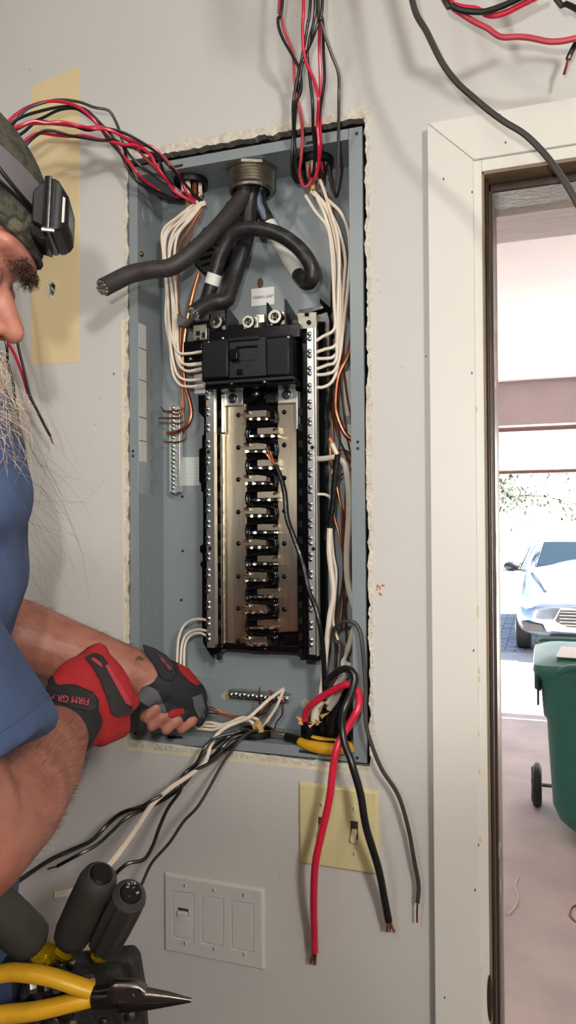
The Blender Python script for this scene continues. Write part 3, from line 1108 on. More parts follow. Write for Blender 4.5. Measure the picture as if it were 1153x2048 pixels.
def sticker(name, a, b, Y, m, parent, th=.0004):
    p, q = P(*a, Y), P(*b, Y)
    return MB().box(p.x, q.x, Y, Y + th, q.z, p.z).build(name, m, parent)


st = sticker('serial_sticker', (503, 578), (549, 608), YB - .0008, STICK, panel)
tv, tf = text_mesh('240841-SAP', .0068)
c = P(526, 594, YB - .0012)
MB().add([c + Vector((v.x, 0, v.y)) for v in tv], tf).build('lettering', INKM, st, smooth=False, fix=False)
z0, z1 = P(285, 924, .018).z, P(285, 650, .018).z
wl = MB().box(ix0 + .0001, ix0 + .0006, .004, .026, z0, z1).build('wiring_label', PRT1, panel)
for k, f in enumerate((.18, .41, .68, .85)):
    zq = z1 + (z0 - z1) * f
    MB().box(ix0 + .0005, ix0 + .0008, .004, .026, zq - .0006, zq + .0006).build('label_rule', INKM, wl)
sticker('torque_label', (363, 915), (399, 971), YB - .0005, PRT2, panel)
sticker('rating_label', (636, 738), (660, 790), YB - .0005, PRT1, panel)
sticker('wiring_label', (688, 742), (720, 830), YB - .0005, PRT1, panel)
sticker('wiring_label', (680, 850), (720, 905), YB - .0005, PRT2, panel)
sticker('corner_label', (389, 737), (415, 786), YB - .006, STICK, panel)

# ---- conduit hub and bushings in the top
hubx, huby = P(503, 345, .042).x, .042
hub = MB()
prof = [(-.010, .033), (.001, .0335)]
for k in range(7):
    prof += [(.003 + .0045 * k, .0352), (.0052 + .0045 * k, .0322)]
prof += [(.036, .0325), (.036, .0285), (.002, .0285)]
hubo = thing('threaded_conduit', 'threaded metal conduit end poking through the top of the panel', 'conduit', (hubx, huby, iz1 - .036))
hub.lathe((hubx, huby, iz1 + .002), (0, 0, -1), prof, 36).build('thread', ALUD, hubo, angle=25)
MB().lathe((hubx, huby, iz1 - .0005), (0, 0, -1), [(0, .040), (.0045, .040), (.005, .037), (.005, .033)], 8).build('lock_nut', ALUD, hubo)
bush = []
for (px, py, Y, lab) in [(382, 352, .042, 'left'), (632, 322, .042, 'right')]:
    c = P(px, py, Y)
    MB().lathe((c.x, c.y, iz1 + .001), (0, 0, -1), [(0, .026), (.003, .0265), (.010, .0255), (.011, .0215), (.004, .021)], 26).build('bushing', BLKM, panel)
    bush.append(Vector((c.x, c.y, iz1)))
cb_ = PZ(505, 1475, iz0)
MB().lathe((P(510, 1470, .03).x, .034, iz0 - .0005), (0, 0, 1), [(0, .026), (.003, .0265), (.009, .0255), (.010, .0215), (.003, .021)], 26).build('bushing', BLKM, panel)
botc = Vector((P(510, 1470, .03).x, .034, iz0))
MB().lathe((P(655, 1475, .03).x, .034, iz0 - .0005), (0, 0, 1), [(0, .032), (.003, .0325), (.009, .0315), (.010, .027), (.003, .0265)], 26).build('bushing', BLKM, panel)
botr = Vector((P(655, 1475, .03).x, .034, iz0))


# ---- plastic base of the interior
def wz(px0, py0, px1, py1, Y):
    a, b = P(px0, (py0 + py1) / 2, Y), P(px1, (py0 + py1) / 2, Y)
    c, d = P((px0 + px1) / 2, py0, Y), P((px0 + px1) / 2, py1, Y)
    return a.x, b.x, d.z, c.z


def bx(mb, px0, py0, px1, py1, Yf, Yb):
    x0, x1, z0, z1 = wz(px0, py0, px1, py1, Yf)
    return mb.box(x0, x1, Yf, Yb, z0, z1)


base = bx(MB(), 425, 690, 618, 1290, .056, YB - .001).build('interior_base', BLK, panel, bevel=.002)


def px_poly(pts, Y):
    return [(P(x, y, Y).x, P(x, y, Y).z) for x, y in pts]


# wings with notched edges on both sides
lwp = [(396, 790), (418, 790), (432, 790), (432, 1306), (418, 1306), (406, 1285), (406, 1262), (404, 1262), (404, 1135), (401, 1132), (401, 1125), (405, 1122), (405, 1108), (400, 1104), (400, 1092), (406, 1088),
       (406, 985), (402, 982), (402, 966), (398, 964), (398, 898), (404, 896), (404, 872), (408, 868), (408, 836), (397, 824)]
MB().prism(px_poly(lwp, .050), .050, .066).build('side_wing', BLK, panel, bevel=.001)
rwp = [(612, 640), (654, 616), (660, 640), (660, 792), (655, 810), (652, 830), (655, 845), (652, 860), (652, 1020), (655, 1026), (655, 1040), (651, 1046), (651, 1076), (655, 1080), (655, 1092), (651, 1098), (652, 1300), (636, 1318), (612, 1318)]
MB().prism(px_poly(rwp, .050), .050, .066).build('side_wing', BLK, panel, bevel=.001)
foot = MB().prism(px_poly([(418, 1290), (445, 1290), (445, 1300), (424, 1313), (418, 1306)], .03), .03, .066).build('wing_foot', BLK, panel, bevel=.001)
bx(MB(), 445, 1288, 612, 1303, .040, .066).build('base_sill', BLK, panel, bevel=.0015)
bx(MB(), 607, 1298, 640, 1322, .022, .066).build('wing_foot', BLK, panel, bevel=.003)
# ribbed channels next to the bus bars
for (xa, xb) in ((431, 446), (594, 613)):
    bx(MB(), xa, 780, xb, 1298, .040, .060).build('clip_channel', BLK, panel, bevel=.001)
for k in range(16):
    y = 822 + 32.2 * k
    bx(MB(), 433, y, 441, y + 15, .036, .042).build('clip', BLKG if k % 2 else BLKM, panel, bevel=.0006)
    bx(MB(), 597, y - 6, 606, y + 9, .036, .042).build('clip', BLKM, panel, bevel=.0006)
# long thin metal edge beside the left bus
bx(MB(), 442, 868, 444.5, 1287, .037, .042).build('edge_strip', BLADE, panel)
bx(MB(), 446.5, 868, 449, 1287, .037, .042).build('edge_strip', BLADE, panel)
bx(MB(), 443, 788, 449.5, 865, .034, .040).build('edge_strip', NEUT, panel, bevel=.0004)
bx(MB(), 592, 782, 596, 858, .034, .040).build('edge_strip', NEUT, panel, bevel=.0004)

# ---- bus bars with their stabs
YBUS = .044
lbar = MB().prism(px_poly([(449, 808), (492, 808), (494, 1290), (452, 1290)], YBUS), YBUS, YBUS + .0025).build('bus_bar', BUS, panel, bevel=.0004)
rbar = MB().prism(px_poly([(556, 806), (593, 802), (593, 860), (600, 860), (603, 1262), (557, 1265)], YBUS), YBUS, YBUS + .0025).build('bus_bar', BUS, panel, bevel=.0004)
ly = [832, 897, 961, 1026, 1089, 1155, 1219, 1284]
ry = [866, 930, 994, 1059, 1122, 1188, 1250]
spine = bx(MB(), 490, 790, 560, 1302, .046, .058).build('spine', BLK, panel, bevel=.001)


def twist(mb, px0, px1, py, Yf, Yb):
    """blade edge with a rippled front"""
    a, b = P(px0, py, Yf), P(px1, py, Yf)
    n = 14
    vs = []
    for k in range(n + 1):
        t = k / n
        p = a.lerp(b, t)
        w = .0016 + .0007 * math.sin(t * 22 + px0)
        y = Yf + .0012 * math.sin(t * 17 + py)
        vs += [Vector((p.x, y, p.z + w)), Vector((p.x, y, p.z - w)), Vector((p.x, Yb, p.z - .0012)), Vector((p.x, Yb, p.z + .0012))]
    fs = []
    for k in range(n):
        for j in range(4):
            fs.append((k * 4 + j, k * 4 + (j + 1) % 4, k * 4 + 4 + (j + 1) % 4, k * 4 + 4 + j))
    fs += [(0, 1, 2, 3), tuple(4 * n + j for j in (3, 2, 1, 0))]
    return mb.add(vs, fs)


for y in ly:
    tab = bx(MB(), 490, y - 11, 532, y + 2, YBUS - .007, YBUS + .0015).build('stab', BUS, lbar, bevel=.0003)
    twist(MB(), 491, 536, y + 6, .028, .046).build('blade', BLADE, lbar, angle=60)
    c = P(494, y - 8, .034)
    MB().sph(c, (.0055, .006, .0022), 12, 8, Matrix.Rotation(.35, 3, 'Y')).build('rolled_edge', BLADE, lbar)
for y in ry:
    bx(MB(), 515, y - 11, 559, y + 2, YBUS - .007, YBUS + .0015).build('stab', BUS, rbar, bevel=.0003)
    twist(MB(), 500, 556, y + 6, .028, .046).build('blade', BLADE, rbar, angle=60)
    c = P(552, y - 8, .034)
    MB().sph(c, (.005, .006, .002), 12, 8, Matrix.Rotation(-.45, 3, 'Y')).build('rolled_edge', BLADE, rbar)
# serpentine plastic wall winding between the stabs
yy = sorted([(y, 0) for y in ly] + [(y, 1) for y in ry])
path = []
for y, s in yy:
    xe, xo = (548, 1) if s == 0 else (498, -1)
    for a in (-70, -35, 0, 35, 70):
        path.append(P(xe + xo * 8 * math.cos(math.radians(a)) - xo * 4, y + 2 + 13 * math.sin(math.radians(a)), .038))
for k in range(2):
    MB().tube(spline(path, .004), .0030, 8).build('serpentine_wall', BLK, spine) if k == 0 else None
sp2 = [p + Vector((0, .007, 0)) for p in spline(path, .004)]
MB().tube(sp2, .0040, 8).build('serpentine_wall', BLK, spine)
for y in ly:
    bx(MB(), 494, y + 9, 534, y + 20, .037, .047).build('divider', BLK, spine, bevel=.003)
    c = P(477, y - 2, YBUS - .001)
    MB().sph(c, (.0036, .0022, .0036), 12, 8).build('rivet', BLK, lbar)
for y in ry:
    bx(MB(), 512, y + 9, 552, y + 20, .037, .047).build('divider', BLK, spine, bevel=.003)
for y in (824, 890, 956, 1022, 1087, 1153, 1219):
    c = P(569, y, YBUS - .001)
    MB().sph(c, (.0036, .0022, .0036), 12, 8).build('rivet', BLK, rbar)

# ---- neutral bars with screws
scr = MB()
scr.lathe((0, 0, 0), (0, -1, 0), [(-.003, .0030), (.0002, .0036), (.0016, .0035), (.0026, .0024), (.0029, .0008)], 12)
screw0 = scr.build('screw', ZINC, panel, origin=(0, 0, 0))
slot0 = MB().box(-.0026, .0026, -.0031, -.0024, -.00045, .00045).build('slot', SLOT, panel, origin=(0, 0, 0))
used = [False]


def screw_at(p, parent, s=1.0, a=None):
    global screw0
    if not used[0]:
        used[0] = True
        o = screw0
        put(o, p, parent)
    else:
        o = dup(screw0, p, parent)
    o.scale = (s, s, s)
    o.rotation_euler = (0, random.random() * 3 if a is None else a, 0)
    return o


bpy.data.objects.remove(slot0)
YN = .018
lneut = bx(MB(), 413, 770, 427, 1296, YN, YN + .012).build('neutral_bar', NEUT, panel, bevel=.0008)
bx(MB(), 426, 775, 429, 1290, YN - .001, YN + .01).build('bar_edge', NEUT, lneut)
rneut = bx(MB(), 616, 655, 630, 1310, YN, YN + .012).build('neutral_bar', NEUT, panel, bevel=.0008)
bx(MB(), 631.5, 655, 635, 1312, YN - .001, YN + .01).build('bar_edge', NEUT, rneut)
for k, y in enumerate([785, 796, 818, 829, 850, 860, 883, 893, 916, 926, 948, 958, 980, 990, 1011, 1022, 1043, 1053, 1075, 1087, 1108, 1118, 1140, 1151, 1173, 1182, 1205, 1215, 1237, 1248, 1270, 1279]):
    screw_at(P(415.5 + .003 * (y - 785), y, YN), lneut, .95)
for k, y in enumerate([668, 678, 703, 712, 737, 747, 771, 782, 804, 815, 840, 848, 873, 884, 906, 917, 940, 951, 974, 984, 1008, 1018, 1041, 1053, 1076, 1087, 1109, 1119, 1144, 1154, 1177, 1188, 1211, 1221, 1246, 1256, 1280, 1290]):
    screw_at(P(620 + .004 * (y - 668), y, YN), rneut, .95)
for (px, py, pa) in [(417, 904, lneut), (420, 1097, lneut), (625, 895, rneut), (627, 1098, rneut)]:
    c = P(px, py, YN - .0004)
    MB().cyl(c, c + Vector((0, .001, 0)), .0028, n=12).build('bar_hole', DARK, pa)
# posts behind the bars
for y in (800, 1000, 1200, 1285):
    bx(MB(), 414, y, 428, y + 14, YN + .012, .056).build('bar_post', BLK, panel)
    bx(MB(), 617, y, 631, y + 14, YN + .012, .056).build('bar_post', BLK, panel)
bx(MB(), 606, 660, 617, 1310, .030, .058).build('bar_cradle', BLK, panel, bevel=.001)

# ---- main breaker
YM = -.010
mbk = bx(MB(), 404, 677, 584, 757, YM + .008, .058).build('main_breaker', BLKM, panel, bevel=.002)
bx(MB(), 403, 678, 457, 757, YM, YM + .012).build('face', BLKM, mbk, bevel=.003)
bx(MB(), 531, 672, 580, 752, YM, YM + .012).build('face', BLKM, mbk, bevel=.003)
bx(MB(), 455, 676, 533, 754, YM + .005, YM + .012).build('face', BLKG, mbk, bevel=.001)
bx(MB(), 454, 672, 519, 681, YM + .002, YM + .012).build('ridge', BLKM, mbk, bevel=.001)
bx(MB(), 474, 693, 512, 721, YM + .004, YM + .006).build('recess', BLKG, mbk)
bx(MB(), 472, 691, 514, 694.5, YM + .001, YM + .007).build('recess_lip', BLK, mbk, bevel=.0006)
hd = bx(MB(), 458, 697, 475, 720, YM - .004, YM + .006).build('handle', BLK, mbk, bevel=.0015)
for k in range(3):
    bx(MB(), 460 + 5 * k, 698, 462 + 5 * k, 719, YM - .0055, YM - .003).build('grip_rib', BLK, hd)
for (px, py) in [(465, 733), (496, 731)]:
    hole_dot(px, py, .0012, mbk, YM + .0045, DARK)
bx(MB(), 473, 738, 487, 750, YM + .004, YM + .006).build('test_slot', BLK, mbk, bevel=.0008)
fac = bx(MB(), 410, 757, 586, 764, YM + .003, .02).build('lower_lip', BLKG, mbk, bevel=.001)
bx(MB(), 410, 764, 590, 774, YM + .010, .056).build('lower_skirt', BLK, mbk, bevel=.001)
for (px, py) in [(463, 767), (529, 764), (577, 675), (446, 677), (418, 685)]:
    screw_at(P(px, py, YM + .006 if py > 700 else YM + .002), mbk, .75)
for k in range(6):      # grooves on the right flank
    bx(MB(), 585.5 + 3.6 * k, 684, 587 + 3.6 * k, 756, .002 + .009 * k, .010 + .009 * k).build('flank_rib', BLK, mbk)
# upper terminal deck with fins and lugs
deck = bx(MB(), 420, 655, 600, 682, .012, .058).build('terminal_deck', BLK, panel, bevel=.001)
bx(MB(), 432, 645, 600, 665, .030, .060).build('terminal_deck', BLK, panel, bevel=.001)
for (xa, y0, y1, Yf) in [(418, 628, 700, .018), (450, 610, 680, .018), (533, 605, 678, .018), (569, 598, 675, .014)]:
    a = P(xa, y0, Yf)
    b = P(xa, y1, Yf)
    poly = [(a.y, a.z), (a.y, b.z), (.066, b.z), (.066, a.z - .012)]
    m_ = MB()
    vs = [Vector((a.x + dx, p[0], p[1])) for dx in (0, .0028) for p in poly]
    m_.add(vs, [(0, 1, 2, 3), (7, 6, 5, 4), (0, 4, 5, 1), (1, 5, 6, 2), (2, 6, 7, 3), (3, 7, 4, 0)])
    m_.build('barrier_fin', BLK, panel, bevel=.0006)
# slanted arms at both ends
MB().hexa(P(354, 628, .020), P(397, 645, .035), P(397, 661, .035), P(355, 650, .020), (0, .003, 0)).build('arm', BLK, panel, bevel=.0006)
MB().hexa(P(397, 643, .035), P(420, 640, .035), P(420, 648, .035), P(397, 652, .035), (0, .02, 0)).build('arm', BLK, panel, bevel=.0006)
MB().hexa(P(640, 596, .030), P(662, 616, .045), P(662, 632, .045), P(640, 606, .030), (0, .003, 0)).build('arm', BLK, panel, bevel=.0006)
MB().hexa(P(598, 620, .04), P(648, 610, .04), P(648, 617, .04), P(598, 632, .04), (0, .02, 0)).build('arm', BLK, panel, bevel=.0006)
bx(MB(), 367, 682, 404, 700, .035, .055).build('arm', BLK, panel, bevel=.001)
bx(MB(), 368, 709, 404, 733, .040, .050).build('ear', BLK, panel, bevel=.002)
screw_at(P(381, 718, .039), panel, .8)
nl = bx(MB(), 385, 648, 414, 681, .030, .034).build('neutral_link', ALUD, panel, bevel=.002)
bx(MB(), 392, 662, 400, 671, .0292, .031).build('square_hole', DARK, nl)
bx(MB(), 404, 665, 410, 676, .0292, .031).build('square_hole', DARK, nl)
bx(MB(), 394, 675, 399, 681, .0292, .031).build('square_hole', DARK, nl)
nr = MB().prism(px_poly([(594, 625), (610, 624), (610, 632), (617, 632), (617, 624), (634, 624), (634, 658), (598, 659)], .024), .024, .027).build('neutral_link', ALUD, panel, bevel=.001)
c = P(618, 645, .0232)
MB().lathe(c, (0, -1, 0), [(-.001, .0038), (.0004, .0037)], 6).build('hex_hole', DARK, nr)
for (px, py, s) in [(438, 647, 1), (502, 647, .92), (555, 637, 1)]:
    Yl = .020
    lug = bx(MB(), px - 15, py - 14, px + 15, py + 14, Yl + .006, .055).build('lug', ALU, panel, bevel=.001)
    c = P(px, py, Yl + .006)
    MB().lathe(c + Vector((0, 0, .0)), (0, -1, 0), [(-.002, .0108 * s), (.005, .0108 * s), (.010, .0105 * s), (.0112, .0098 * s), (.0112, .0060 * s), (.006, .0056 * s)], 28).build('lug_screw', ALU, lug)
    MB().lathe(c + Vector((0, -.0066, 0)), (0, -1, 0), [(-.004, .0055 * s), (.0002, .0054 * s)], 6).build('hex_socket', DARK, lug)
    for k in range(3):
        a = k * 2 * PI / 3 + .5
        MB().box(-.0006, .0006, -.001, .0006, .001, .0052 * s, Matrix.Translation(c + Vector((0, -.0066, 0))) @ Matrix.Rotation(a, 4, 'Y')).build('socket_edge', ALUD, lug)
bx(MB(), 512, 628, 530, 665, .035, .05).build('lug_strap', NEUT, panel, bevel=.001)
# terminals under the breaker feeding the two bars
for (xa, xb, ya, yb, cx, cy) in [(449, 486, 780, 811, 466, 797), (556, 592, 768, 806, 574, 789)]:
    tabm = bx(MB(), xa, ya, xb, yb, .038, .044).build('bus_terminal', NEUT, panel, bevel=.0006)
    c = P(cx, cy, .038)
    MB().lathe(c, (0, -1, 0), [(0, .0075), (.0012, .0075), (.0014, .005), (.006, .0048), (.008, .0038), (.008, .001)], 18).build('bolt', ZINC, tabm)
boss = MB().lathe(P(511, 787, .045), (0, -1, 0), [(0, .016), (.012, .015), (.016, .0135), (.0165, .0075)], 24).build('boss', BLK, panel)
screw_at(P(512, 787, .028), boss, 1.4)
bx(MB(), 488, 768, 552, 805, .044, .056).build('boss_plate', BLK, panel, bevel=.002)
bx(MB(), 530, 785, 556, 806, .036, .05).build('boss_plate', BLKG, panel, bevel=.002)

# ---- ground bars
gbar = bx(MB(), 338, 812, 360, 985, .062, .072).build('ground_bar', NEUT, panel, bevel=.0008)
gz = [816 + 8.4 * k for k in range(21)]
for k, y in enumerate(gz):
    screw_at(P(346, y, .0615), gbar, .8)
    if k % 2 == 0:
        screw_at(P(351, y + 3, .0615), gbar, .55)
for y in (830, 970):
    bx(MB(), 341, y, 357, y + 10, .072, YB).build('bar_foot', NEUT, gbar)
g2 = MB()
p, q = P(458, 1388, .060), P(577, 1399, .060)
dzv = Vector((0, 0, .0045))
gbar2 = g2.hexa(p + dzv, q + dzv, q - dzv, p - dzv, (0, .009, 0)).build('ground_bar', NEUT, panel, bevel=.0008)
MB().hexa(p + dzv * 1.3, q + dzv * 1.3, q + dzv, p + dzv, (0, .014, 0)).build('bar_edge', ALU, gbar2)
for k in range(14):
    c = p.lerp(q, (k + .5) / 14) + Vector((0, -.0005, -.001 + .0014 * (k % 2)))
    screw_at(c, gbar2, .9)
for t in (.1, .9):
    c = p.lerp(q, t)
    MB().box(c.x - .004, c.x + .004, .069, YB, c.z - .003, c.z + .003).build('bar_foot', NEUT, gbar2)

# ================================================================== WIRES AND CABLES
def yk(pts, keys):
    """give pixel points a depth: keys = [(fraction along, Y), ...]"""
    L = [0]
    for a, b in zip(pts, pts[1:]):
        L.append(L[-1] + math.hypot(b[0] - a[0], b[1] - a[1]))
    out = []
    for p, l in zip(pts, L):
        t = l / L[-1]
        for (t0, y0), (t1, y1) in zip(keys, keys[1:]):
            if t <= t1 + 1e-9:
                k = 0 if t1 == t0 else (t - t0) / (t1 - t0)
                k = k * k * (3 - 2 * k)
                y = y0 + (y1 - y0) * k
                break
        out.append((p[0], p[1], y))
    return out


def wire(pts, r, m, label, group=None, name='wire', cat='wire', tip=None, tip_r=None, tip_m=None, strands=0, n=8, tail=None, r1=None):
    W = [P(*p) for p in pts]
    if tail:                    # continue outside the frame, world points
        W = [Vector(t) for t in tail] + W
    path = spline(W, max(.003, r * 1.4))
    o = MB().tube(path, r if r1 is None else (lambda t: r + (r1 - r) * t), n).build(name, m)
    tag(o, label, cat, group)
    if tip:
        tp_ = [W[-1]] + [P(*p) for p in tip]
        tr = tip_r or r * .52
        if strands:
            d = (tp_[-1] - tp_[0])
            x, y = frame_from(d)
            for k in range(strands):
                a = 2 * PI * k / strands
                off = (x * math.cos(a) + y * math.sin(a)) * r * .55 if k else Vector()
                e = tp_[-1] + off * (1.2 + 1.2 * random.random()) - d * .25 * random.random()
                MB().tube([tp_[0] + off - d * .1, tp_[0].lerp(e, .5) + off * .3, e], tr, 6).build('copper_strand', COPPER, o)
        else:
            d = (tp_[1] - tp_[0]).normalized()
            MB().tube(spline([tp_[0] - d * .004] + tp_, .003), tr, 6).build('bare_end', tip_m or COPPER, o)
    return o


Z1 = (0, 100, 2.402)
Z2 = (440, 0, 2.5065)
random.seed(21)
# --- bundle sweeping out of the left bushing, over to the left and down behind the worker's head
GA = 'red and black wires sweeping out of the left bushing'
RL = 'red insulated wire sweeping from the left bushing over to the worker'
KL = 'black insulated wire sweeping from the left bushing over to the worker'
A = [
    (RED, [(5, 385), (90, 300), (180, 258), (270, 246), (370, 270), (440, 325), (490, 385), (540, 440), (600, 515), (660, 590), (710, 640), (750, 665), (800, 700), (870, 710)]),
    (GREYW, [(40, 395), (110, 300), (180, 262), (280, 240), (380, 250), (450, 275), (520, 290), (550, 330), (575, 390), (590, 440), (620, 500), (680, 560), (740, 600), (800, 640), (870, 680)]),
    (BLACKW, [(25, 385), (100, 325), (200, 292), (300, 272), (380, 275), (430, 300), (480, 350), (530, 400), (570, 450), (640, 470), (690, 490), (740, 500), (770, 540), (790, 600), (830, 650), (900, 700), (960, 740)]),
    (RED, [(40, 400), (100, 365), (160, 342), (220, 350), (300, 347), (380, 365), (450, 378), (510, 380), (560, 400), (620, 430), (680, 455), (730, 465), (770, 500), (800, 530), (850, 590), (880, 640), (900, 690), (950, 735), (990, 750)]),
    (BLACKW, [(65, 440), (120, 390), (180, 345), (260, 352), (340, 362), (420, 385), (480, 377), (530, 380), (600, 400), (650, 425), (700, 455), (750, 490), (790, 530), (830, 570), (870, 620), (930, 690), (985, 740)]),
    (RED, [(85, 480), (130, 430), (190, 400), (260, 408), (330, 415), (400, 412), (470, 428), (540, 440), (600, 455), (660, 460), (720, 500), (745, 545), (790, 610), (830, 660), (880, 700), (950, 740)]),
    (BLACKW, [(100, 500), (140, 440), (200, 395), (250, 388), (330, 410), (420, 425), (490, 435), (540, 430), (590, 460), (615, 540), (650, 620), (720, 670), (800, 710), (870, 720)]),
    (RED2, [(30, 410), (110, 360), (250, 355), (400, 372), (490, 370), (560, 400), (640, 455), (700, 520), (760, 580), (800, 630), (840, 680), (900, 715), (975, 755)]),
    (BLACKW, [(20, 395), (80, 380), (140, 350), (200, 328), (280, 290), (350, 280), (400, 300), (470, 360), (520, 430), (580, 500), (610, 560), (640, 610), (700, 650), (780, 690), (850, 720), (900, 718)]),
]
# where their loose ends hang, down the wall behind the worker's face
ends = {2: ([(0, 500), (14, 570), (25, 620), (36, 690), (48, 740), (60, 790), (76, 824), (93, 858), (101, 872)], [(103, 880), (106, 887)]),
        3: ([(-22, 520), (-6, 620), (14, 680), (30, 710), (45, 750), (57, 790)], [(59, 797), (60, 806)]),
        6: ([(-30, 540), (-8, 640), (12, 686), (16, 725), (26, 765), (29, 795), (38, 822)], [(37, 828), (36, 834)])}
for i, (m, pts) in enumerate(A):
    p = zz(pts, *Z1)
    p = yk(p, [(0, -.115 - .006 * (i % 4)), (.35, -.085 + .006 * (i % 3)), (.75, -.035 + .006 * (i % 4)), (.9, .012), (1, .040)])
    p = list(reversed(p))
    x0, y0, Y0 = p[-1]
    if i in ends:
        e, tip = ends[i]
        run = [(x0 - 22, y0 + 60, Y0), (x0 - 40, y0 + 150, -.09)]
        run += [(a, b, -.03 - .045 * (1 - k / len(e))) for k, (a, b) in enumerate(e)]
        p += run
        tip = [(a, b, -.03) for a, b in tip]
    else:
        p += [(x0 - 25, y0 + 55, Y0), (x0 - 45 - 4 * i, y0 + 140, -.09), (x0 - 50 - 5 * i, y0 + 230 + 12 * i, -.06)]
        a = p[-1]
        tip = [(a[0] + 3, a[1] + 10, a[2]), (a[0] + 5, a[1] + 22, a[2])]
    lab = RL if m in (RED, RED2) else KL
    if m is GREYW:
        lab = 'charcoal insulated wire bowing highest out of the left bushing'
    if i in ends:
        lab = {2: 'black wire from the left bushing, its stripped end hanging longest below the face', 3: 'red wire from the left bushing, its stripped end hanging below the face',
               6: 'black wire from the left bushing, its stripped end hanging beside the red one'}[i]
    wire(p, .0021 if m is not RED else .0023, m, lab, GA, tip=tip)
# --- the short cable sheaths in the bushings (jackets of the cables that end there)
for bi, (b, n_) in enumerate(((bush[0], 6), (bush[1], 6))):
    for k in range(n_):
        a = 2 * PI * k / n_ + .4
        top = b + Vector((.013 * math.cos(a), .011 * math.sin(a), .012))
        low = b + Vector((.011 * math.cos(a) + .004, .010 * math.sin(a) - .004, -.028 - .008 * (k % 3)))
        mm = [SHEATH, SHEATH, PAPER, GREYWH, SHEATH, COPPERD][k]
        o = MB().tube(spline([top, top.lerp(low, .5), low], .006), .0048, 8).build('cable_sheath', mm)
        tag(o, 'stripped cable sheath end hanging in the %s bushing' % ('left' if bi == 0 else 'right'), 'cable', 'sheath ends in the %s bushing' % ('left' if bi == 0 else 'right'))
        # torn paper wrap
        if k % 2 == 0:
            pp = MB()
            d = Vector((math.cos(a), -.6, -.4))
            for j in range(3):
                q0 = low + Vector((.002 * j - .003, -.002, .003))
                q1 = q0 + Vector((random.uniform(-.005, .010), -.004 - .004 * random.random(), random.uniform(-.013, .004)))
                pp.hexa(q0, q0 + Vector((.004, 0, .001)), q1 + Vector((.003, 0, .002)), q1, (0, .0004, 0))
            pp.build('torn_paper', PAPER, o, smooth=False)

# --- bundle dropping from above into the right bushing
GB = 'red and black wires dropping to the right bushing'
RB = 'red insulated wire dropping from above to the right bushing'
KB = 'black insulated wire dropping from above to the right bushing'
B = [
    (RED2, [(300, 0), (305, 70), (330, 170), (365, 260), (375, 400), (385, 480), (405, 570), (415, 680), (407, 800), (400, 870), (420, 935), (450, 920), (478, 840), (470, 790)]),
    (BLACKW, [(315, 0), (292, 100), (310, 180), (360, 270), (400, 350), (408, 450), (380, 520), (370, 600), (375, 700), (383, 790), (410, 890), (432, 930), (465, 890), (485, 810)]),
    (RED, [(420, 0), (415, 130), (420, 250), (440, 330), (475, 410), (495, 500), (490, 620), (497, 740), (492, 840), (470, 900), (450, 880), (460, 800)]),
    (RED, [(495, 0), (500, 130), (500, 250), (505, 400), (505, 520), (503, 640), (507, 720), (500, 800), (508, 860), (520, 800)]),
    (BLACKW, [(455, 0), (440, 130), (410, 300), (370, 500), (368, 650), (362, 780), (365, 880), (400, 915), (425, 850)]),
    (BLACKW, [(480, 0), (450, 200), (440, 280), (450, 380), (465, 520), (470, 680), (490, 800), (520, 885), (540, 820)]),
    (BLACKW, [(490, 0), (515, 100), (520, 250), (525, 400), (505, 540), (480, 700), (472, 850), (440, 930), (425, 880)]),
    (GREYW, [(495, 0), (520, 150), (560, 270), (595, 370), (597, 500), (595, 700), (590, 850), (570, 960), (555, 900), (545, 830)]),
    (BLACKW, [(515, 0), (490, 120), (455, 220), (420, 300), (400, 400), (380, 560), (372, 720), (370, 840), (390, 900), (430, 870)]),
]
for i, (m, pts) in enumerate(B):
    p = zz(pts, *Z2)
    p = yk(p, [(0, -.075 - .005 * (i % 3)), (.45, -.045 - .004 * (i % 3)), (.72, -.016 - .003 * (i % 2)), (.86, .006), (1, .038)])
    a = P(*p[0])
    tail = [a + Vector((.05 - .02 * i * .3, -.02, .32)), a + Vector((.02 - .01 * (i % 3), -.01, .15))]
    lab = RB if m in (RED, RED2) else KB
    if m is GREYW:
        lab = 'charcoal insulated wire hanging outermost beside the right bushing'
    wire(p, .0021 if m is not RED else .0023, m, lab, GB, tail=tail)

# --- white wires falling to the left terminals
GW = 'white wires fanning down to the left terminals'
Lw = [
    [(412, 408), (372, 425), (340, 452), (328, 478), (331, 520), (335, 580), (338, 640), (345, 680), (358, 705), (378, 707), (404, 703)],
    [(408, 405), (378, 432), (350, 460), (338, 500), (342, 560), (346, 620), (348, 680), (355, 712), (368, 728), (404, 726)],
    [(405, 403), (372, 445), (346, 480), (338, 530), (346, 590), (352, 650), (351, 700), (358, 728), (374, 742), (404, 737)],
    [(400, 405), (362, 440), (334, 470), (330, 520), (335, 600), (338, 660), (346, 720), (356, 750), (374, 760), (404, 758)],
    [(396, 402), (358, 432), (326, 462), (327, 510), (333, 580), (332, 640), (340, 690), (346, 745), (360, 769), (380, 773), (408, 771)],
    [(410, 402), (382, 438), (356, 470), (349, 520), (352, 580), (355, 640), (356, 690), (362, 720), (375, 730), (404, 728)],
]
for i, p in enumerate(Lw):
    p = yk([(b_[0], b_[1]) for b_ in p], [(0, .028), (.25, .034 - .003 * (i % 3)), (.75, .030 + .003 * (i % 3)), (1, .028)])
    wire(p, .0021, WHITEW, 'white insulated wire curving into the %s terminal left of the main breaker' % ['first', 'second', 'fourth', 'fifth', 'lowest', 'third'][i], GW)
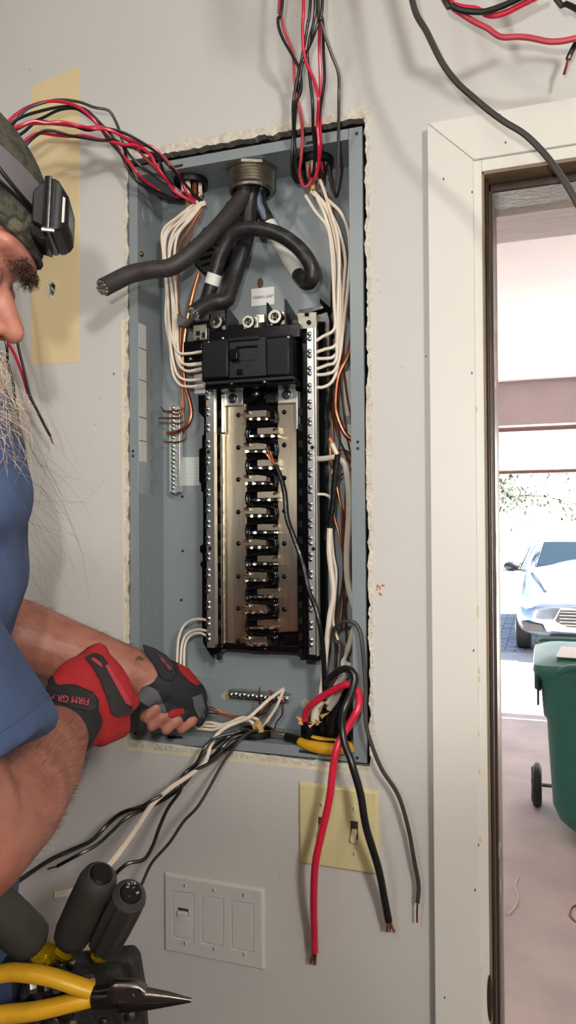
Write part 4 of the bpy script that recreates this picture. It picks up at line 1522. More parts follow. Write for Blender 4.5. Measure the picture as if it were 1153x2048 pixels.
# --- bare ground wires on the left
GC1 = 'bare copper wires beside the left white wires'
for i, p in enumerate([
    [(402, 415), (375, 450), (352, 500), (350, 560), (358, 620), (360, 690), (364, 740), (366, 790), (368, 815), (358, 820), (330, 822), (322, 813)],
    [(404, 418), (380, 460), (356, 510), (354, 580), (362, 640), (361, 700), (368, 760), (364, 800), (360, 826), (350, 828), (325, 822)],
    [(398, 416), (366, 455), (346, 510), (344, 580), (352, 650), (356, 720), (362, 770), (367, 815), (362, 834), (350, 836), (318, 836)],
    [(400, 420), (372, 470), (350, 520), (352, 600), (358, 680), (364, 750), (365, 810), (368, 840), (358, 847), (345, 846), (318, 845)],
    [(406, 420), (384, 470), (360, 530), (357, 620), (358, 700), (366, 770), (366, 820), (370, 850), (371, 875), (362, 883), (345, 884), (328, 884)]]):
    wire(yk(p, [(0, .034), (.3, .046), (.8, .060), (1, .058)]), .0011, COPPER if i % 2 else COPPERD, 'thin bare copper wire running down to the upright ground bar', GC1, n=6)
wire(yk([(398, 546), (386, 590), (375, 640), (368, 690), (367, 730), (372, 775), (381, 808), (383, 832), (374, 852), (356, 863), (334, 867)], [(0, .045), (.7, .056), (1, .056)]), .0032, COPPER,
     'thick bare copper wire bending into the upright ground bar', tip=None)

# --- right hand white wires down to the right neutral bar
GWR = 'white wires falling to the right neutral bar'
Rw = [
    [(611, 391), (631, 423), (655, 455), (663, 499), (667, 560), (669, 610), (671, 650), (664, 664), (648, 672), (634, 681)],
    [(622, 383), (647, 407), (663, 443), (675, 499), (680, 560), (680, 620), (678, 670), (670, 692), (652, 698), (634, 704)],
    [(628, 383), (655, 415), (679, 463), (691, 515), (688, 570), (684, 630), (680, 690), (668, 713), (650, 717), (634, 717)],
    [(640, 360), (648, 380), (660, 419), (675, 471), (679, 520), (677, 600), (675, 680), (672, 722), (655, 730), (634, 738)],
    [(655, 399), (680, 423), (695, 455), (701, 503), (697, 566), (690, 630), (682, 700), (672, 738), (654, 748), (632, 750)],
    [(634, 395), (650, 430), (664, 480), (670, 540), (672, 620), (674, 690), (676, 735), (664, 764), (648, 774), (634, 775)],
]
for i, p in enumerate(Rw):
    wire(yk(p, [(0, .022), (.3, .026 + .004 * (i % 3)), (.75, .026 + .004 * (i % 3)), (1, .022)]), .0024, WHITEW,
         'white insulated wire entering the %s filled terminal of the right neutral bar' % ['first', 'second', 'third', 'fourth', 'fifth', 'lowest'][i], GWR)
GCR = 'bare copper wires behind the right white wires'
Z8 = (580, 560, 2.56)
for i, p in enumerate([
    [(625, 385), (645, 420), (662, 470), (664, 560), (661, 640), (660, 720), (660, 800), (668, 845), (680, 880), (690, 900), (702, 925)],
    [(632, 380), (650, 430), (668, 500), (672, 580), (676, 660), (680, 740), (684, 790), (690, 840), (696, 880), (702, 910)],
    [(640, 385), (662, 440), (676, 520), (682, 620), (684, 720), (676, 780), (670, 830), (676, 870), (690, 905), (702, 945)],
    [(656, 385), (672, 450), (688, 540), (690, 640), (688, 730), (694, 790), (703, 840), (704, 880)],
    [(645, 380), (658, 430), (676, 500), (686, 600), (680, 700), (672, 770), (664, 830), (666, 880), (664, 930), (672, 980), (690, 1040), (692, 1120), (688, 1200), (682, 1260)],
    [(650, 385), (664, 440), (680, 520), (684, 640), (680, 760), (674, 820), (680, 880), (676, 940), (680, 1000), (692, 1080), (702, 1140), (698, 1180), (690, 1220), (694, 1280), (698, 1330)]]):
    wire(yk(p, [(0, .030), (.35, .046 + .003 * (i % 3)), (.8, .052), (1, .052)]), .0012, COPPER if i % 2 else COPPERD, 'thin bare copper wire snaking down behind the right white wires', GCR, n=6)
wire(yk(zz([(285, 60), (290, 140), (322, 240), (300, 380), (250, 490), (235, 620), (245, 700), (285, 790), (330, 822)], *Z8), [(0, .036), (.5, .030), (1, .044)]), .0034, COPPERD,
     'thick bare copper wire bulging out right of the neutral bar')
# lower right: loose coppers twisting towards the bottom
for i, p in enumerate([
    [(205, 860), (215, 980), (240, 1060), (265, 1200), (270, 1330), (290, 1420), (310, 1400), (318, 1330), (290, 1260)],
    [(240, 870), (300, 880), (318, 960), (250, 1020), (225, 1180), (250, 1300), (275, 1420), (270, 1560), (245, 1700), (235, 1850), (232, 2000)],
    [(300, 900), (285, 1100), (282, 1300), (285, 1500), (262, 1620), (245, 1740), (240, 1900)],
    [(295, 1300), (300, 1480), (278, 1560), (285, 1700), (290, 1850), (300, 1990)]]):
    wire(yk(zz(p, *Z8), [(0, .046), (1, .044 + .003 * i)]), .0013, COPPERD if i % 2 else COPPER, 'thin bare copper wire twisting down the lower right of the panel', 'bare copper wires in the lower right of the panel', n=6)
# taped cable, grey cable and thin white wire on the right
tc = wire(yk(zz([(245, 895), (232, 1000), (222, 1120), (205, 1270)], *Z8), [(0, .016), (1, .018)]), .0042, TAPEB, 'black taped section of white cable at the right neutral bar', name='taped_cable', cat='cable')
c_ = spline([P(*q) for q in yk(zz([(205, 1262), (203, 1400), (225, 1600), (205, 1720), (185, 1900), (170, 2048), (160, 2120)], *Z8), [(0, .018), (1, .03)])], .005)
MB().tube(c_, .0040, 8).build('white_section', WHITEW, tc)
c_ = spline([P(*q) for q in yk(zz([(205, 812), (222, 850), (242, 893)], *Z8), [(0, .012), (1, .016)])], .003)
for k in range(4):
    MB().tube([p_ + Vector((.0015 * math.cos(k * 1.6), 0, .0015 * math.sin(k * 1.6))) for p_ in c_[:-3]], .0011, 5).build('copper_strand', COPPER, tc)
MB().tube(c_[-6:], .0034, 8).build('white_section', WHITEW, tc)
c_ = spline([P(*q) for q in yk(zz([(133, 916), (180, 914), (242, 903)], *Z8), [(0, .02), (1, .017)])], .003)
MB().tube(c_, .0040, 8).build('white_section', GREYWH, tc)
wire(yk(zz([(252, 918), (285, 945), (300, 1060), (303, 1200), (292, 1400), (297, 1540), (322, 1650), (335, 1690)], *Z8), [(0, .026), (1, .04)]), .0046, GREYWH, 'greyish white cable curving down beside the taped cable', cat='cable', name='cable')
wire(yk(zz([(138, 1097), (185, 1100), (213, 1130), (212, 1250), (222, 1400), (238, 1500), (230, 1640), (222, 1740), (240, 1820), (262, 1880)], *Z8), [(0, .02), (.2, .034), (1, .045)]), .0020, WHITEW, 'thin white wire from the neutral bar running behind the taped cable')
wire(yk(zz([(330, 1780), (300, 1880), (280, 1930), (270, 2000), (250, 2120), (200, 2200)], *Z8), [(0, .046), (1, .03)]), .0042, GREYWH, 'greyish white cable end bending in at the lower right corner', cat='cable', name='cable')

# --- glossy black cable with frayed copper lying across the right bus bar
bc = wire(yk([(551, 930), (562, 955), (570, 990), (574, 1035), (588, 1075), (604, 1120), (618, 1180), (632, 1215), (642, 1260), (648, 1320), (650, 1400)], [(0, .026), (.35, .020), (.7, .006), (1, .03)]), .0036, TAPEB,
          'glossy black wrapped cable with frayed copper tip across the right bus bar', cat='cable', name='frayed_cable')
a, b = P(551, 932, .026), P(537, 908, .020)
for k in range(6):
    off = Vector((.0022 * math.cos(k), .001 * math.sin(k * 2), .0022 * math.sin(k)))
    MB().tube([a + off * .6, a.lerp(b, .5) + off, b + off * 1.5 + Vector((0, 0, .002 * (k % 3)))], .0009, 5).build('copper_strand', COPPER, bc)

# --- big service conductors out of the conduit
HUB = Vector((hubx, huby, iz1))
def service(pts, r, m, label, start, tipd=None, smooth=None):
    W = [start + Vector((0, 0, .03)), start] + [P(*p) for p in pts]
    path = spline(W, .006)
    o = MB().tube(path, r, 16).build('service_cable', m)
    tag(o, label, 'cable')
    return o, path


def strand_end(o, path, r, seed):
    """cut face of stranded aluminium"""
    random.seed(seed)
    e = path[-1]
    d = (path[-1] - path[-3]).normalized()
    x, y = frame_from(d)
    mb = MB()
    for rad, cnt in ((0, 1), (.36, 6), (.72, 12)):
        for k in range(cnt):
            a = 2 * PI * k / cnt + rad
            c = e + (x * math.cos(a) + y * math.sin(a)) * r * rad
            mb.cyl(c - d * .006, c + d * (.0015 + .0035 * random.random()), r * .165, n=7)
    mb.build('strand_face', STRAND, o)


s1, pth = service([(487, 390, .036), (462, 425, .020), (430, 462, 0), (390, 500, -.02), (345, 533, -.035), (300, 540, -.055), (262, 548, -.075), (232, 562, -.09), (207, 575, -.105)], .0125, CABLE2,
                  'thick charcoal service cable reaching out left with a cut aluminium end', HUB + Vector((-.008, -.012, -.02)))
strand_end(s1, pth, .0125, 1)
s2, pth = service([(500, 400, .046), (496, 450, .044), (486, 500, .036), (470, 550, .028), (458, 590, .018), (448, 602, .012), (425, 605, .002), (402, 617, -.01), (390, 626, -.016)], .0125, CABLE,
                  'thick black service cable hooking left above the main lugs', HUB + Vector((.002, .004, -.02)))
strand_end(s2, pth, .0120, 2)
s3, pth = service([(517, 400, .060), (535, 440, .062), (558, 485, .060), (582, 525, .052), (600, 553, .036), (613, 566, .020), (624, 558, .010), (622, 530, .006), (600, 498, .004), (565, 472, .002), (530, 460, 0),
                   (490, 458, 0), (462, 474, .002), (442, 508, .006), (430, 548, .010), (418, 588, .014), (412, 606, .016)], .0105, CABLE,
                  'black service cable with white tape bands looping over itself', HUB + Vector((.014, .010, -.02)))
# white tape on the looping cable
def band(path, t0, t1, r, m, parent, name='tape'):
    n = len(path)
    seg = path[int(t0 * n):int(t1 * n) + 1]
    return MB().tube(seg, r, 16).build(name, m, parent)


def near(path, px, py):
    best = min(range(len(path)), key=lambda i: (proj(path[i])[0] - px) ** 2 + (proj(path[i])[1] - py) ** 2)
    return best


i0, i1 = near(pth[:len(pth) // 2], 537, 447), near(pth[:len(pth) // 2], 602, 553)
MB().tube(pth[i0:i1], .0111, 16).build('tape', TAPEW, s3)
h2 = len(pth) * 3 // 5
j0, j1 = h2 + near(pth[h2:], 428, 542), h2 + near(pth[h2:], 419, 582)
MB().tube(pth[j0:j1], .0112, 16).build('tape', TAPEW, s3)
# blue grey bare strands beside the loop where it leaves the hub
s4 = MB().tube(spline([HUB + Vector((.018, .004, .01)), P(516, 395, .05), P(524, 420, .055), P(536, 446, .058)], .006), .006, 10).build('service_cable', mat('blue_grey_jacket', (104, 116, 134), .5, var=.2))
tag(s4, 'slim blue grey conductor between the service cables at the conduit', 'cable')
# black rubber boot behind the outstretched cable
boot = thing('rubber_boot', 'flat black ribbed rubber boot behind the service cables', 'rubber boot', P(420, 545, .06))
MB().prism(px_poly([(408, 452), (440, 455), (455, 480), (450, 520), (430, 545), (405, 548), (388, 530), (384, 510), (392, 475)], .050), .050, .074).build('body', BLKM, boot, bevel=.004)
for k in range(4):
    MB().tube([P(394 + 3 * k, 492 + 13 * k, .049), P(420 + 2 * k, 484 + 13 * k, .047), P(446, 494 + 12 * k, .049)], .0016, 6).build('rib', BLKM, boot)
MB().tube(spline([P(462, 405, .05), P(452, 430, .054), P(442, 455, .056)], .006), .006, 8).build('stem', STRAND, boot)

# --- bottom right: heavy red, heavy black, slim black
ZB = (590, 1230, 5.765)
wire(yk(zz([(120, 1250), (118, 1170), (150, 1085), (220, 1010), (350, 920), (480, 850), (600, 800), (690, 840), (745, 930), (730, 1080), (650, 1230), (600, 1310), (520, 1450), (470, 1600), (440, 1787)], *ZB)
        + [(659, 1600), (641, 1680), (631, 1730), (628, 1800), (629, 1860), (630, 1903)],
        [(0, .030), (.10, .010), (.19, -.008), (.3, -.028), (.45, -.045), (.55, -.05), (.75, -.055), (1, -.022)]), .0050, RED,
     'heavy red wire looping out of the panel bottom and hanging down the wall', tip=[(629, 1912, -.021), (627, 1930, -.019)], tip_r=.0010, strands=7, n=12)
wire(yk(zz([(300, 900), (345, 820), (400, 740), (500, 650), (580, 620), (660, 650), (690, 740), (650, 900), (580, 1060), (545, 1200), (550, 1350), (580, 1500), (640, 1650), (680, 1787)], *ZB)
        + [(722, 1590), (733, 1655), (757, 1735), (770, 1800), (778, 1842)],
        [(0, .04), (.08, .006), (.15, -.012), (.3, -.036), (.5, -.052), (.7, -.05), (1, -.020)]), .0050, BLACKW,
     'heavy black wire looping out of the panel bottom and hanging down the wall', tip=[(780, 1852, -.019), (782, 1868, -.018)], tip_r=.0012, strands=6, n=12)
wire(yk(zz([(535, 600), (545, 480), (548, 380), (520, 310), (455, 300), (440, 200), (500, 110), (600, 75), (690, 90), (750, 180), (780, 350), (800, 600), (815, 850), (810, 1100), (830, 1300), (900, 1530), (1010, 1787)], *ZB)
        + [(797, 1590), (817, 1655), (829, 1720), (838, 1770), (836, 1805)],
        [(0, .045), (.08, .025), (.17, -.006), (.25, -.012), (.6, -.022), (1, -.012)]), .0028, GREYW,
     'slim black wire arching out past the right flange and hanging down', tip=[(835, 1820, -.012), (835, 1845, -.012)], tip_r=.0013)
# taped bundles and torn sheaths coming up through the right of the bottom
for k, (pts, r, m, lab) in enumerate([
    ([(622, 1490, .036), (618, 1462, .036), (620, 1440, .034)], .012, TAPEB, 'black taped cable bundle rising from the bottom right bushing, with torn sheath'),
    ([(648, 1490, .046), (645, 1450, .046), (640, 1415, .046)], .009, TAPEB, 'black taped cable rising behind the heavy red wire'),
    ([(662, 1490, .040), (665, 1440, .042), (676, 1400, .044), (684, 1372, .046)], .010, TAPEB, 'black taped cable leaning right behind the heavy red loop')]):
    W = [P(*q) for q in pts]
    W[0].z = iz0 - .01
    o = MB().tube(spline(W, .005), r, 12).build('taped_cable', m)
    tag(o, lab, 'cable')
    if k == 0:
        MB().tube(spline([P(630, 1448, .036), P(632, 1425, .036), P(640, 1405, .036), P(652, 1390, .038)], .004), .0066, 10).build('sheath', SHEATH, o)
        for (ax, ay, bx_, by_, cx_, cy_) in [(604, 1436, 593, 1433, 602, 1446), (602, 1440, 596, 1447, 610, 1452), (640, 1430, 661, 1424, 644, 1438), (638, 1415, 648, 1408, 642, 1424), (612, 1444, 620, 1456, 632, 1446), (630, 1438, 644, 1444, 634, 1450)]:
            p0, p1, p2 = P(ax, ay, .026), P(bx_, by_, .020), P(cx_, cy_, .026)
            MB().hexa(p0, p1, p2, p0.lerp(p2, .5), (0, .0006, 0)).build('torn_paper', PAPER, o, smooth=False)
    if k == 2:
        MB().tube(spline([P(655, 1405, .036), P(668, 1385, .034), P(688, 1350, .036), P(700, 1325, .04)], .005), .006, 8).build('sheath', GREYWH, o)
        MB().tube(spline([P(676, 1392, .034), P(682, 1380, .030), P(690, 1372, .03)], .004), .0034, 8).build('sheath', SHEATH, o)
for k in range(3):
    wire([(678 + 6 * k, 1480, .05), (684 + 7 * k, 1420, .052), (690 + 4 * k, 1370, .05)], .0022, COPPERD if k else BLACKW, 'dull wire rising behind the heavy black loop', 'dull wires behind the heavy black loop', n=6)

# --- bottom left: black wires and white cable dropping out over the lower flange
ZC = (380, 1370, 4.435)
ZD = (0, 1500, 2.8825)
GD = 'black wires drooping out of the bottom bushing to the lower left'
D = [
    (zz([(600, 420), (480, 400), (380, 430), (230, 470), (130, 560), (60, 690)], *ZC) + zz([(1070, 130), (1010, 212), (930, 262), (860, 300), (822, 325)], *ZD), zz([(795, 330), (755, 337)], *ZD), .0022, 'black wire with a bare copper end resting on its neighbours'),
    (zz([(600, 430), (470, 420), (340, 460), (220, 540), (140, 620), (90, 700)], *ZC) + zz([(1040, 220), (900, 312), (740, 385), (640, 475), (560, 545), (450, 605), (330, 670)], *ZD), zz([(300, 678), (275, 686)], *ZD), .0024, 'black wire drooping to a copper tip above the screwdrivers'),
    (zz([(610, 425), (500, 430), (380, 470), (280, 560), (180, 650)], *ZC) + zz([(1060, 150), (960, 270), (820, 325), (700, 365), (610, 440), (530, 522), (410, 578), (280, 640), (100, 760), (-60, 870)], *ZD), None, .0030, 'longest black wire trailing away under the worker\'s arm'),
    (zz([(620, 430), (520, 450), (420, 500), (300, 600), (200, 680)], *ZC) + zz([(1070, 150), (1040, 235), (970, 335), (920, 445), (880, 555), (830, 632), (745, 652), (690, 690), (655, 730)], *ZD), None, .0024, 'black wire bending sharply behind the screwdriver handles'),
    (zz([(640, 400), (540, 415), (450, 480), (370, 590), (290, 700)], *ZC) + zz([(1153, 310), (1060, 412), (980, 532), (880, 645), (835, 735), (800, 820)], *ZD), None, .0021, 'slim black wire hanging apart from the others toward the switch plate'),
]
for i, (p, tip, r, lab) in enumerate(D):
    p = yk([(a, b) for a, b in p], [(0, .030), (.06, .006), (.12, -.014), (.5, -.05 - .008 * i), (1, [-.11, -.15, -.24, -.16, -.09][i])])
    Yt = p[-1][2]
    wire(p, r, BLACKW if i != 4 else GREYW, lab, GD, tip=[(a, b, Yt - .002) for a, b in tip] if tip else None)
wire(yk(zz([(836, 30), (700, 130), (600, 222), (520, 290), (420, 332), (320, 375), (230, 455), (180, 560), (130, 690)], *ZC) + zz([(1100, 140), (980, 222), (880, 312), (800, 430), (720, 545), (660, 625), (560, 735), (430, 812), (310, 840)], *ZD),
        [(0, .03), (.18, .012), (.3, -.02), (.5, -.09), (.8, -.20), (1, -.27)]), .0024, WHITEW, 'long cream wire crossing from the lower ground bar down behind the screwdrivers', r1=.0046)
wire(yk(zz([(836, 36), (770, 190), (700, 300), (640, 390), (610, 415)], *ZC), [(0, .03), (1, .034)]), .0022, WHITEW, 'short cream wire standing up from the bottom bushing')
wire(yk(zz([(590, 400), (610, 350), (600, 305), (545, 290), (450, 290), (350, 335), (230, 365), (110, 360), (60, 380)], *ZC), [(0, .034), (1, .03)]), .0022, WHITEW, 'cream wire running from the bottom bushing into the gloved hand', 'cream wires held by the far glove')
wire(yk(zz([(580, 400), (540, 320), (440, 300), (330, 345), (220, 395), (120, 390), (40, 385)], *ZC), [(0, .034), (1, .026)]), .0022, WHITEW, 'cream wire running from the bottom bushing into the gloved hand', 'cream wires held by the far glove')
wire(yk(zz([(600, 410), (560, 330), (460, 320), (300, 350), (170, 330), (90, 345)], *ZC), [(0, .034), (1, .03)]), .0019, WHITEW, 'cream wire running from the bottom bushing into the gloved hand', 'cream wires held by the far glove')
# copper grounds between hand and lower ground bar
for i, p in enumerate([
    [(130, 190), (220, 205), (320, 255), (430, 275), (560, 270), (640, 245), (690, 190), (715, 130), (720, 60), (700, 45)],
    [(135, 205), (240, 240), (360, 290), (480, 290), (590, 275), (680, 240), (725, 170), (738, 110), (735, 55)],
    [(150, 250), (250, 255), (370, 275), (500, 275), (600, 255), (625, 190), (610, 120), (620, 40), (618, 25)],
    [(640, 400), (690, 330), (740, 260), (770, 190), (772, 120)],
    [(640, 408), (740, 400), (770, 330), (815, 270), (820, 190), (815, 110)]]):
    wire(yk(zz(p, *ZC), [(0, .03), (.7, .040), (1, .058)]), .0012, COPPER if i in (0, 4) else COPPERD, 'thin bare copper wire curling up to the lower ground bar', 'bare copper wires at the lower ground bar', n=6)
# cable sheath fragments at the bottom bushing
o = MB().tube(spline([botc + Vector((.012, -.006, -.01)), botc + Vector((.010, -.008, .012)), P(516, 1452, .030)], .004), .0050, 8).build('cable_sheath', PAPER)
tag(o, 'torn kraft paper and sheath tuft at the bottom bushing', 'cable')
for k in range(5):
    q0 = P(508 + 4 * k, 1462 - 2 * k, .028)
    MB().hexa(q0, q0 + Vector((.003, 0, 0)), q0 + Vector((.004 - .003 * k, -.004, .012)), q0 + Vector((-.002, -.003, .010)), (0, .0005, 0)).build('torn_paper', PAPER, o, smooth=False)
o = bx(MB(), 540, 1466, 576, 1478, .020, .030).build('clamp', ALUD, bevel=.002)
tag(o, 'small dull metal cable clamp lying in the panel bottom', 'clamp')
o = MB().tube(spline([P(466, 1470, .022), P(478, 1466, .018), P(492, 1462, .02)], .004), .0055, 8).build('tape_scrap', STRAND)
tag(o, 'crumpled foil scrap under the black wires in the panel bottom', 'scrap')

# two cream wires leaving the left neutral bar into the far glove
for i, p in enumerate([[(418, 1241), (395, 1238), (372, 1247), (358, 1275), (354, 1330), (352, 1352)], [(420, 1263), (395, 1259), (374, 1268), (364, 1290), (361, 1330), (358, 1354)], [(420, 1275), (400, 1266), (380, 1272), (370, 1292), (368, 1335), (364, 1356)]][:3]):
    wire(yk(p, [(0, .026), (.3, .040), (1, .030)]), .0020, WHITEW, 'cream wire from the %s filled terminal of the left neutral bar, dropping to the glove' % ['upper', 'middle', 'lowest'][i], 'cream wires from the left neutral bar')
# the wire between the two gloves
wire([(245, 1400, -.16), (272, 1406, -.12), (288, 1418, -.08), (304, 1424, -.055), (318, 1424, -.04)], .0022, WHITEW, 'short cream wire pinched between the two gloves')

# --- loose wires at the top right, in front of the door casing
GT = 'loose wires hanging at the upper right'
def loose(pts, r, m, lab, Y0, Y1, tip=None, up=(0, 0, .2), end=None):
    p = yk(pts, [(0, Y0), (1, Y1)])
    a = P(*p[0])
    o = wire(p, r, m, lab, GT, tail=[a + Vector(up), a + Vector(up) * .45], tip=tip)
    return o


ZT = (860, 0, 3.935)
loose([(825, 0), (855, 65), (885, 125), (915, 165), (942, 190), (980, 222), (1012, 245), (1052, 270), (1092, 310), (1125, 355), (1153, 402), (1180, 460), (1200, 530)], .0036, GREYW, 'thick charcoal wire slung across the door casing', -.13, -.16, up=(-.03, 0, .25))
loose(zz([(115, 0), (170, 50), (230, 95), (350, 170), (460, 225), (520, 270), (580, 295), (700, 290), (800, 300), (940, 328), (1060, 322), (1160, 300), (1300, 290), (1420, 330)], *ZT), .0034, RED2, 'red wire drooping across the upper right corner', -.10, -.10, up=(-.05, 0, .2))
loose(zz([(165, 0), (200, 40), (270, 60), (380, 75), (440, 112), (510, 125), (600, 100), (700, 50), (800, 0), (900, -50)], *ZT), .0034, RED, 'red wire dipping just under the top edge beside the black one', -.10, -.10, up=(-.05, 0, .2))
loose(zz([(125, 0), (180, 45), (250, 80), (400, 95), (480, 80), (580, 45), (690, -5), (800, -60)], *ZT), .0034, BLACKW, 'black wire dipping just under the top edge beside the red one', -.105, -.11, up=(-.05, 0, .2))
loose(zz([(1000, -5), (1070, 30), (1153, 70), (1240, 150), (1200, 260), (1150, 345), (1110, 420), (1090, 470)], *ZT), .0034, BLACKW, 'black wire curling back with a stripped copper end', -.085, -.035, up=(-.05, 0, .2),
      tip=[(860 + 1075 / 3.935, 530 / 3.935, -.033), (860 + 1057 / 3.935, 590 / 3.935, -.03)])
# bundle above the frame whose shadow falls on the wall
random.seed(77)
for k in range(5):
    a = Vector((.12 + .03 * k, -.30 - .03 * k, 2.30 + .02 * (k % 3)))
    pts = [a + Vector((-.05, 0, .32)), a + Vector((-.02, .01, .14)), a, a + Vector((.05, -.02, -.02 + .015 * (k % 2))), a + Vector((.13, -.02, .03)), a + Vector((.2, 0, .12 + .03 * k)), a + Vector((.22, .02, .33))]
    tag(MB().tube(spline(pts, .006), .0026, 8).build('wire', [BLACKW, RED, BLACKW, RED2, BLACKW][k]), 'coiled spare wire hung above the doorway corner', 'wire', 'spare wires coiled above the doorway corner')

# ================================================================== SWITCH PLATES
def plate_mesh(x0, z0, x1, z1, m, root, holes):
    o = holed(MB(), rect(x0, z0, x1, z1), holes, -.0058, -.0002)
    # slope the rim
    for v in o.v:
        if v.y < -.003:
            if abs(v.x - x0) < 1e-5: v.x += .0035
            if abs(v.x - x1) < 1e-5: v.x -= .0035
            if abs(v.z - z0) < 1e-5: v.z += .0035
            if abs(v.z - z1) < 1e-5: v.z -= .0035
    return o.build('plate', m, root, bevel=.0012)


def plate_screw(px, py, root, m, Y=-.0060):
    c = P(px, py, Y)
    o = MB().lathe(c, (0, -1, 0), [(-.001, .0034), (.0003, .0034), (.0008, .0026), (.0009, .0006)], 14).build('screw', m, root)
    MB().box(-.0026, .0026, -.0013, -.0006, -.0004, .0004, Matrix.Translation(c) @ Matrix.Rotation(random.uniform(1.0, 1.9), 4, 'Y')).build('slot', SLOT, o)


random.seed(5)
p0, p1 = P(330, 1740, -.005), P(533, 1942, -.005)
X0, X1, Z0, Z1_ = -.1990, -.0405, .9722, 1.0873
sw3 = thing('switch_plate', 'white three gang wall plate with a slider switch and two blank inserts', 'switch plate', ((X0 + X1) / 2, 0, Z0))
cxs = [X0 + .0327 + .0464 * k for k in range(3)]
zc = (Z0 + Z1_) / 2
plate_mesh(X0, Z0, X1, Z1_, PLATEW, sw3, [rect(c - .0168, zc - .0335, c + .0168, zc + .0335) for c in cxs])
for k, c in enumerate(cxs):
    ins = MB().box(c - .0163, c + .0163, -.0052, .001, zc - .033, zc + .033).build('insert', PLATEW, sw3, bevel=.0008)
    if k == 0:
        MB().box(c - .0110, c + .0110, -.0060, -.005, zc - .0285, zc - .0035).build('slider_track', PLATEW, ins, bevel=.0003)
        MB().box(c - .0085, c + .0085, -.0054, -.005, zc + .0005, zc + .011).build('slider_slot', SLOT, ins)
        MB().box(c - .0080, c + .0080, -.0105, -.005, zc + .001, zc + .0075).build('slider_knob', PLATEW, ins, bevel=.001)
        MB().box(c - .0070, c + .0070, -.0070, -.005, zc - .008, zc - .0005).build('slider_knob', PLATEW, ins, bevel=.0006)
    if k == 1:
        MB().box(c - .004, c + .004, -.0058, -.005, zc - .0325, zc - .029).build('catch', PLATEW, ins, bevel=.0003)
    for dz in (.0418, -.0418):
        q = Vector((c, 0, zc + dz))
        a, b = proj(q)
        plate_screw(a, b, sw3, PLATEW)
X0, X1, Z0, Z1_ = .0095, .1230, 1.1282, 1.2416
sw2 = thing('switch_plate', 'ivory two gang wall plate with toggle switches under the panel', 'switch plate', ((X0 + X1) / 2, 0, Z0))
zc = (Z0 + Z1_) / 2
cxs = [(X0 + X1) / 2 - .0228, (X0 + X1) / 2 + .0228]
plate_mesh(X0, Z0, X1, Z1_, IVORY, sw2, [rect(c - .0052, zc - .0120, c + .0052, zc + .0120) for c in cxs])
for c in cxs:
    tg = MB().box(c - .0048, c + .0048, -.003, .002, zc - .0115, zc + .0115).build('toggle_well', SLOT, sw2)
    MB().hexa(Vector((c - .004, -.002, zc + .002)), Vector((c + .004, -.002, zc + .002)), Vector((c + .0034, -.013, zc - .008)), Vector((c - .0034, -.013, zc - .008)), (0, 0, -.006)).build('toggle', IVORY2, tg, bevel=.001)
    for dz in (.0300, -.0300):
        a, b = proj(Vector((c, -.006, zc + dz)))
        plate_screw(a, b, sw2, IVORY2)

# ================================================================== TOOLS
# pliers lying across the lower flange inside the panel
pl = thing('pliers', 'yellow handled cutters lying across the bottom of the panel', 'pliers', P(650, 1490, .02))
MB().tube(spline([P(600, 1483, .006), P(615, 1490, .0), P(650, 1497, -.006), P(688, 1499, -.010), P(704, 1496, -.012)], .005), lambda t: .0060 + .0024 * math.sin(PI * min(1, t * 1.1)), 12).build('handle', YELLOWG, pl)
MB().tube(spline([P(625, 1478, .020), P(660, 1484, .016), P(690, 1488, .012), P(704, 1494, .006)], .005), .0055, 12).build('handle', YELLOWG, pl)
MB().tube(spline([P(574, 1474, .018), P(588, 1477, .013), P(602, 1482, .007)], .005), .0065, 10).build('head', STEELD, pl)

# tool pouch on the worker's belt
DP = .64
pouch = thing('tool_pouch', 'worn black nylon tool pouch on the worker\'s belt, holding screwdrivers', 'tool pouch', Q(150, 2120, DP))


def qpoly(mb, pts, D0, D1):
    n = len(pts)
    vs = [Q(x, y, D0) for x, y in pts] + [Q(x, y, D0) + _f * (D1 - D0) for x, y in pts]
    tris = tessellate_polygon([[Vector((x, -y, 0)) for x, y in pts]])
    fs = [tuple(t) for t in tris] + [tuple(i + n for i in reversed(t)) for t in tris] + [(i, (i + 1) % n, n + (i + 1) % n, n + i) for i in range(n)]
    return mb.add(vs, fs)


pb = qpoly(MB(), [(-30, 1940), (40, 1935), (100, 1930), (180, 1925), (230, 1916), (262, 1913), (274, 1930), (284, 1990), (290, 2080), (280, 2200), (200, 2240), (60, 2240), (-40, 2200)], DP + .012, DP + .034)
pb.build('pocket', NYLON, pouch, bevel=.006)
qpoly(MB(), [(35, 1975), (230, 1965), (262, 2040), (240, 2200), (60, 2200), (30, 2100)], DP - .020, DP + .013).build('front_pocket', NYLON, pouch, bevel=.006)
for (px, py) in [(63, 1927), (142, 1930), (259, 2034), (207, 2046), (70, 2040), (110, 2044)]:
    MB().lathe(Q(px, py, DP - (.021 if py > 2000 else .002)), -_f, [(-.002, .0042), (.0012, .004), (.0022, .002)], 12).build('rivet', STEEL, pouch)
random.seed(9)
for k in range(14):     # bits of hardware in the pockets
    px, py = random.uniform(60, 190), random.uniform(1960, 2075)
    c = Q(px, py, DP - .023)
    MB().lathe(c, Vector((random.gauss(0, .4), -1, random.gauss(0, .4))), [(-.004, .006), (.0, .0068), (.002, .0064), (.003, .004)], 8).build('hex_nut', ALUD if k % 2 else STEELD, pouch)


